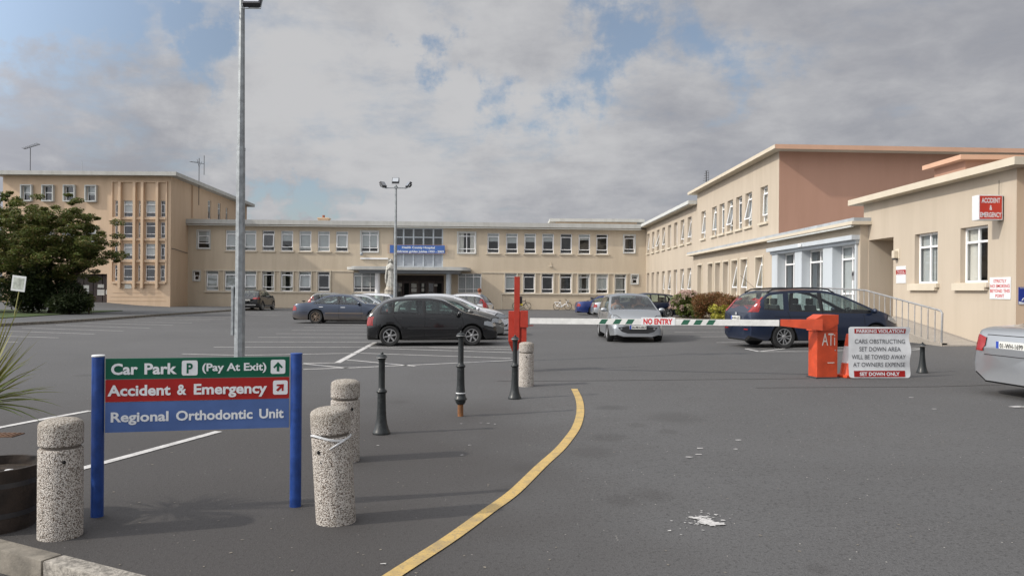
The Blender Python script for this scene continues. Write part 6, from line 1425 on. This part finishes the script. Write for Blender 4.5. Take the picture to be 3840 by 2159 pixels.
shrub('hydrangea_bush', (11.0, 48.4, .0), (1.25, 1.2, 1.6), 'large hydrangea bush covered in faded pink flower heads', 5000, .10, 'leaf_green', 41, extra=.13)
shrub('rust_hedge', (12.0, 52.0, .0), (.9, 1.2, 1.5), 'piece of rusty red hedge between the dark estate car and the hydrangea', 6000, .05, 'leaf_rust', 42)
shrub('rust_hedge', (11.6, 44.6, .0), (1.3, 1.9, 1.55), 'rusty brown bush right of the hydrangea', 15000, .05, 'leaf_rust', 43)
shrub('rust_hedge', (12.0, 40.9, .0), (1.2, 2.3, 1.42), 'rusty red hedge nearest the people carrier, along the wall', 15000, .05, 'leaf_rust', 44)
shrub('green_shrub', (10.85, 45.6, .0), (.55, .6, .95), 'bright green low shrub between the hydrangea and the rusty bush', 3500, .05, 'leaf_green', 45)
shrub('yellow_shrub', (11.0, 40.2, .05), (.75, .7, .85), 'small golden yellow shrub beside the rear of the people carrier', 2600, .085, 'leaf_yellow', 46)
# half-barrel planter with a spiky plant
pt = empty('barrel_planter', (-3.50, 5.24, 0), 0, 'dark half barrel planter cut off by the left edge', 'planter')
mb = MB(); mb.lathe([(.255, 0), (.268, .10), (.282, .25), (.305, .41), (.305, .42), (.28, .42), (.275, .36), (.26, .30)], 36, cap=False); mb.build('barrel', mat('barrel', (.030, .022, .018), .85, var=.5, scale=7, bump=.8, bscale=12), pt, smooth=40)
for z, r in ((.10, .270), (.30, .290)):
    mb = MB(); mb.lathe([(r, z), (r+.005, z+.035)], 36, cap=False); mb.build('hoop', MATS['dark_metal'], pt, smooth=True)
mb = MB(); mb.lathe([(.005, .365), (.272, .36)], 24, cap=False); mb.build('soil', MATS['soil'], pt, smooth=True)
mb = MB(); mb.ball((.19, -.12, .38), (.05, .045, .035), 10); mb.build('stone', MATS['sign_white'], pt, smooth=True)
cp = empty('spiky_plant', (-3.60, 5.26, .38), 0, 'spiky long-leaved plant growing from the half barrel', 'plant'); rnd = random.Random(12)
mb = MB(); mb.tube([(0, 0, 0), (.01, 0, .2), (-.02, 0, .45)], [.04, .035, .03], 8); mb.build('stem', MATS['bark'], cp, smooth=True)
def blade(az, el, L_, w_, droop):
    mb = MB(); p = Vector((-.02, 0, .43)); d = Vector((cos(az)*cos(el), sin(az)*cos(el), sin(el))); sdv = Vector((-sin(az), cos(az), 0)); vs = []
    for k in range(9):
        t_ = k/8; q = p+d*L_*t_+Vector((0, 0, -droop*t_**2.2)); ww = w_*(.55+.9*t_ if t_ < .4 else .91)*(1-max(0, (t_-.4)/.6)**1.5); up = Vector((0, 0, -.25*ww)); vs += [q-sdv*ww/2, q+up, q+sdv*ww/2]
    mb.add(vs, [(3*i+a, 3*i+a+1, 3*i+a+4, 3*i+a+3) for i in range(8) for a in (0, 1)]); mb.build('leaf', MATS['blade'], cp, fix=False, smooth=True)
for k in range(110):
    az = rnd.uniform(-pi, pi); el = rnd.uniform(.05, 1.5); blade(az, el, rnd.uniform(.40, .55)+.12*sin(el), rnd.uniform(.018, .032), rnd.uniform(.02, .2))
for az, el, L_, dr in ((-.1, 1.28, .80, .0), (0, 1.18, .78, .0), (.3, 1.22, .72, .0), (-.4, 1.12, .70, .0), (.1, 1.0, .66, .02), (-.2, .8, .62, .02), (.0, .62, .60, .04), (-.3, .5, .58, .06), (.1, .35, .55, .06), (-.15, .2, .52, .05), (.2, .9, .62, .03), (-.35, 1.1, .66, .0)): blade(az, el, L_, .022, dr)
# small notice on a stake
q = at(47, 713, 41); ns = empty('garden_notice', (q.x, 41, zg(q.x, 41)+.15), 0, 'small white notice tilted on a thin stake over the lawn', 'sign')
mb = MB(); M = T(0, 0, q.z-ns.location.z) @ Matrix.Rotation(radians(7), 4, 'Y'); mb.box((0, 0, 0), (.74, .03, .82), M, .01); p_ = mb.build('panel', MATS['sign_white'], ns); mb = MB(); mb.box((.0, -.017, .0), (.56, .004, .60), M); mb.build('faded_print', mat('faded', (.42, .44, .40), .7, var=.3, scale=4), p_)
mb = MB(); mb.tube([(.02, .03, q.z-ns.location.z-.3), (-.28, .03, -.2)], .03, 6); mb.build('stake', mat('stake', (.35, .33, .14), .8), ns)

# ------------------------------------------------------------------ people
def figure(joints, edges, name, m, par, sub=2):
    me = bpy.data.meshes.new(name); me.from_pydata([j[0] for j in joints], edges, []); o = bpy.data.objects.new(name, me); COL.objects.link(o)
    md = o.modifiers.new('k', 'SKIN'); 
    for i, j in enumerate(joints): r = j[1]; me.skin_vertices[0].data[i].radius = (r, r) if not isinstance(r, tuple) else r
    me.skin_vertices[0].data[0].use_root = True; md.use_smooth_shade = True; s_ = o.modifiers.new('s', 'SUBSURF'); s_.levels = s_.render_levels = sub
    dg = bpy.context.evaluated_depsgraph_get(); dg.update(); nm = bpy.data.meshes.new_from_object(o.evaluated_get(dg)); bpy.data.objects.remove(o)
    nm.materials.clear(); nm.materials.append(MATS[m]); o = bpy.data.objects.new(name, nm); COL.objects.link(o); o.parent = par; return o
def head_parts(e, c, face, hair, hairm):
    """nose, eyes, ears, mouth and hair on the head at c; face is the unit direction looked at"""
    f = Vector(face).normalized(); s_ = Vector((-f.y, f.x, 0)); c = Vector(c); mb = MB()
    mb.ball(c+f*.105+Vector((0, 0, -.01)), (.016, .016, .026), 8); mb.ball(c+s_*.085, (.02, .02, .03), 8); mb.ball(c-s_*.085, (.02, .02, .03), 8); mb.build('face', MATS['skin'], e, smooth=True)
    mb = MB(); mb.ball(c+f*.088+s_*.034+Vector((0, 0, .012)), .011, 8); mb.ball(c+f*.088-s_*.034+Vector((0, 0, .012)), .011, 8); mb.build('eyes', MATS['hair_dark'], e, smooth=True)
    mb = MB(); mb.ball(c+f*.092+Vector((0, 0, -.055)), (.026, .026, .008), 8); mb.build('mouth', MATS['red_paint'], e, smooth=True)
    mb = MB(); mb.ball(c-f*.022+Vector((0, 0, .035)), hair, 16); mb.build('hair', MATS[hairm], e, smooth=True)
def hand(mbl, w, d):
    pass
def person_standing(loc, rz, label):
    e = empty('person', loc, rz, label, 'person')
    J = [((0, 0, .95), .15), ((0, 0, 1.15), .135), ((0, 0, 1.36), .15), ((0, 0, 1.48), .055), ((0, -.01, 1.56), .075), ((0, -.01, 1.64), .088), ((0, -.005, 1.71), .06),
         ((-.17, 0, 1.42), .065), ((-.25, .01, 1.14), .045), ((-.24, -.10, .90), .034), ((-.24, -.12, .84), .035),
         ((.17, 0, 1.42), .065), ((.25, .01, 1.14), .045), ((.24, -.10, .90), .034), ((.24, -.12, .84), .035),
         ((-.10, 0, .86), .10), ((-.11, -.02, .48), .065), ((-.11, .02, .09), .042), ((-.12, -.14, .04), .035),
         ((.10, 0, .86), .10), ((.11, .02, .48), .065), ((.11, .08, .09), .042), ((.12, -.08, .04), .035)]
    E = [(0, 1), (1, 2), (2, 3), (3, 4), (4, 5), (5, 6), (2, 7), (7, 8), (8, 9), (9, 10), (2, 11), (11, 12), (12, 13), (13, 14), (0, 15), (15, 16), (16, 17), (17, 18), (0, 19), (19, 20), (20, 21), (21, 22)]
    for s_, b in ((-1, 10), (1, 14)):
        for k in range(4):
            n = len(J); y = -.145+.018*k; J += [((s_*.24, y, .79), .0095), ((s_*(.24-.008), y-.004, .755-.006*(k == 1)), .008)]; E += [(b, n), (n, n+1)]
        n = len(J); J += [((s_*.225, -.165, .82), .010), ((s_*.215, -.18, .785), .008)]; E += [(b, n), (n, n+1)]
    figure(J, E, 'body', 'skin', e)
    T_ = [((0, 0, .93), .165), ((0, 0, 1.15), .152), ((0, 0, 1.36), .168), ((0, 0, 1.45), .09), ((-.17, 0, 1.42), .082), ((-.25, .01, 1.14), .06), ((-.24, -.09, .92), .048), ((.17, 0, 1.42), .082), ((.25, .01, 1.14), .06), ((.24, -.09, .92), .048)]
    figure(T_, [(0, 1), (1, 2), (2, 3), (2, 4), (4, 5), (5, 6), (2, 7), (7, 8), (8, 9)], 'jacket', 'cloth_dark', e)
    figure([((0, 0, .95), .16), ((-.10, 0, .86), .115), ((-.11, -.02, .48), .085), ((-.11, .02, .12), .07), ((.10, 0, .86), .115), ((.11, .02, .48), .085), ((.11, .08, .12), .07)], [(0, 1), (1, 2), (2, 3), (0, 4), (4, 5), (5, 6)], 'trousers', 'cloth_dark', e)
    head_parts(e, (0, -.01, 1.635), (0, -1, 0), (.11, .12, .125), 'hair_red'); return e
q = at(1206, 736, 43.5); person_standing((q.x, 43.5, zg(q.x, 43.5)), 2.2, 'person with reddish hair and a dark jacket walking behind the small pale car')
def person_seated(loc, rz, label, hm, cl, driver):
    e = empty('person', loc, rz, label, 'person')      # faces local +x
    arm_t = [((.30, .10, .30), .030), ((.42, .13, .42), .028)] if driver else [((.22, .14, .12), .030), ((.34, .08, .10), .028)]
    J = [((0, 0, .0), .15), ((-.05, 0, .22), .14), ((-.10, 0, .42), .15), ((-.10, 0, .54), .055), ((-.08, 0, .62), .075), ((-.075, 0, .70), .088), ((-.08, 0, .77), .06),
         ((-.09, .17, .46), .06), ((.05, .23, .24), .043), arm_t[0], arm_t[1], ((-.09, -.17, .46), .06), ((.05, -.23, .24), .043), ((arm_t[0][0][0], -arm_t[0][0][1], arm_t[0][0][2]), .03), ((arm_t[1][0][0], -arm_t[1][0][1], arm_t[1][0][2]), .028),
         ((.10, .10, -.02), .10), ((.48, .12, .04), .07), ((.62, .12, -.28), .045), ((.74, .12, -.32), .035), ((.10, -.10, -.02), .10), ((.48, -.12, .04), .07), ((.62, -.12, -.28), .045), ((.74, -.12, -.32), .035)]
    E = [(0, 1), (1, 2), (2, 3), (3, 4), (4, 5), (5, 6), (2, 7), (7, 8), (8, 9), (9, 10), (2, 11), (11, 12), (12, 13), (13, 14), (0, 15), (15, 16), (16, 17), (17, 18), (0, 19), (19, 20), (20, 21), (21, 22)]
    for b in (10, 14):
        hx_, hy, hz = J[b][0]
        for k in range(4): n = len(J); J += [((hx_+.045, hy+(-.027+.018*k), hz+.01), .009), ((hx_+.06, hy+(-.027+.018*k), hz-.02-.004*k), .008)]; E += [(b, n), (n, n+1)]
        n = len(J); J += [((hx_+.02, hy*.7, hz+.02), .010), ((hx_+.045, hy*.55, hz+.02), .009)]; E += [(b, n), (n, n+1)]
    figure(J, E, 'body', 'skin', e)
    S_ = [(J[i][0], J[i][1]+.016) for i in (0, 1, 2, 7, 8, 9, 11, 12, 13)]; figure(S_, [(0, 1), (1, 2), (2, 3), (3, 4), (4, 5), (2, 6), (6, 7), (7, 8)], 'jumper', cl, e)
    S_ = [(J[i][0], J[i][1]+.014) for i in (0, 15, 16, 17, 19, 20, 21)]; figure(S_, [(0, 1), (1, 2), (2, 3), (0, 4), (4, 5), (5, 6)], 'trousers', 'cloth_dark', e)
    head_parts(e, (-.075, 0, .69), (1, 0, 0), (.115, .11, .12), hm); return e
cy = clio.location
Mx = Matrix.Translation(cy) @ RZ(radians(-90.5))
p = Mx @ Vector((.0, -.36, .62)); person_seated(p, radians(-90.5), 'driver in a grey jumper at the wheel of the oncoming silver hatchback', 'hair_dark', 'cloth_grey', True)
p = Mx @ Vector((.0, .36, .62)); person_seated(p, radians(-90.5), 'front passenger sitting in the oncoming silver hatchback', 'hair_red', 'cloth_dark', False)
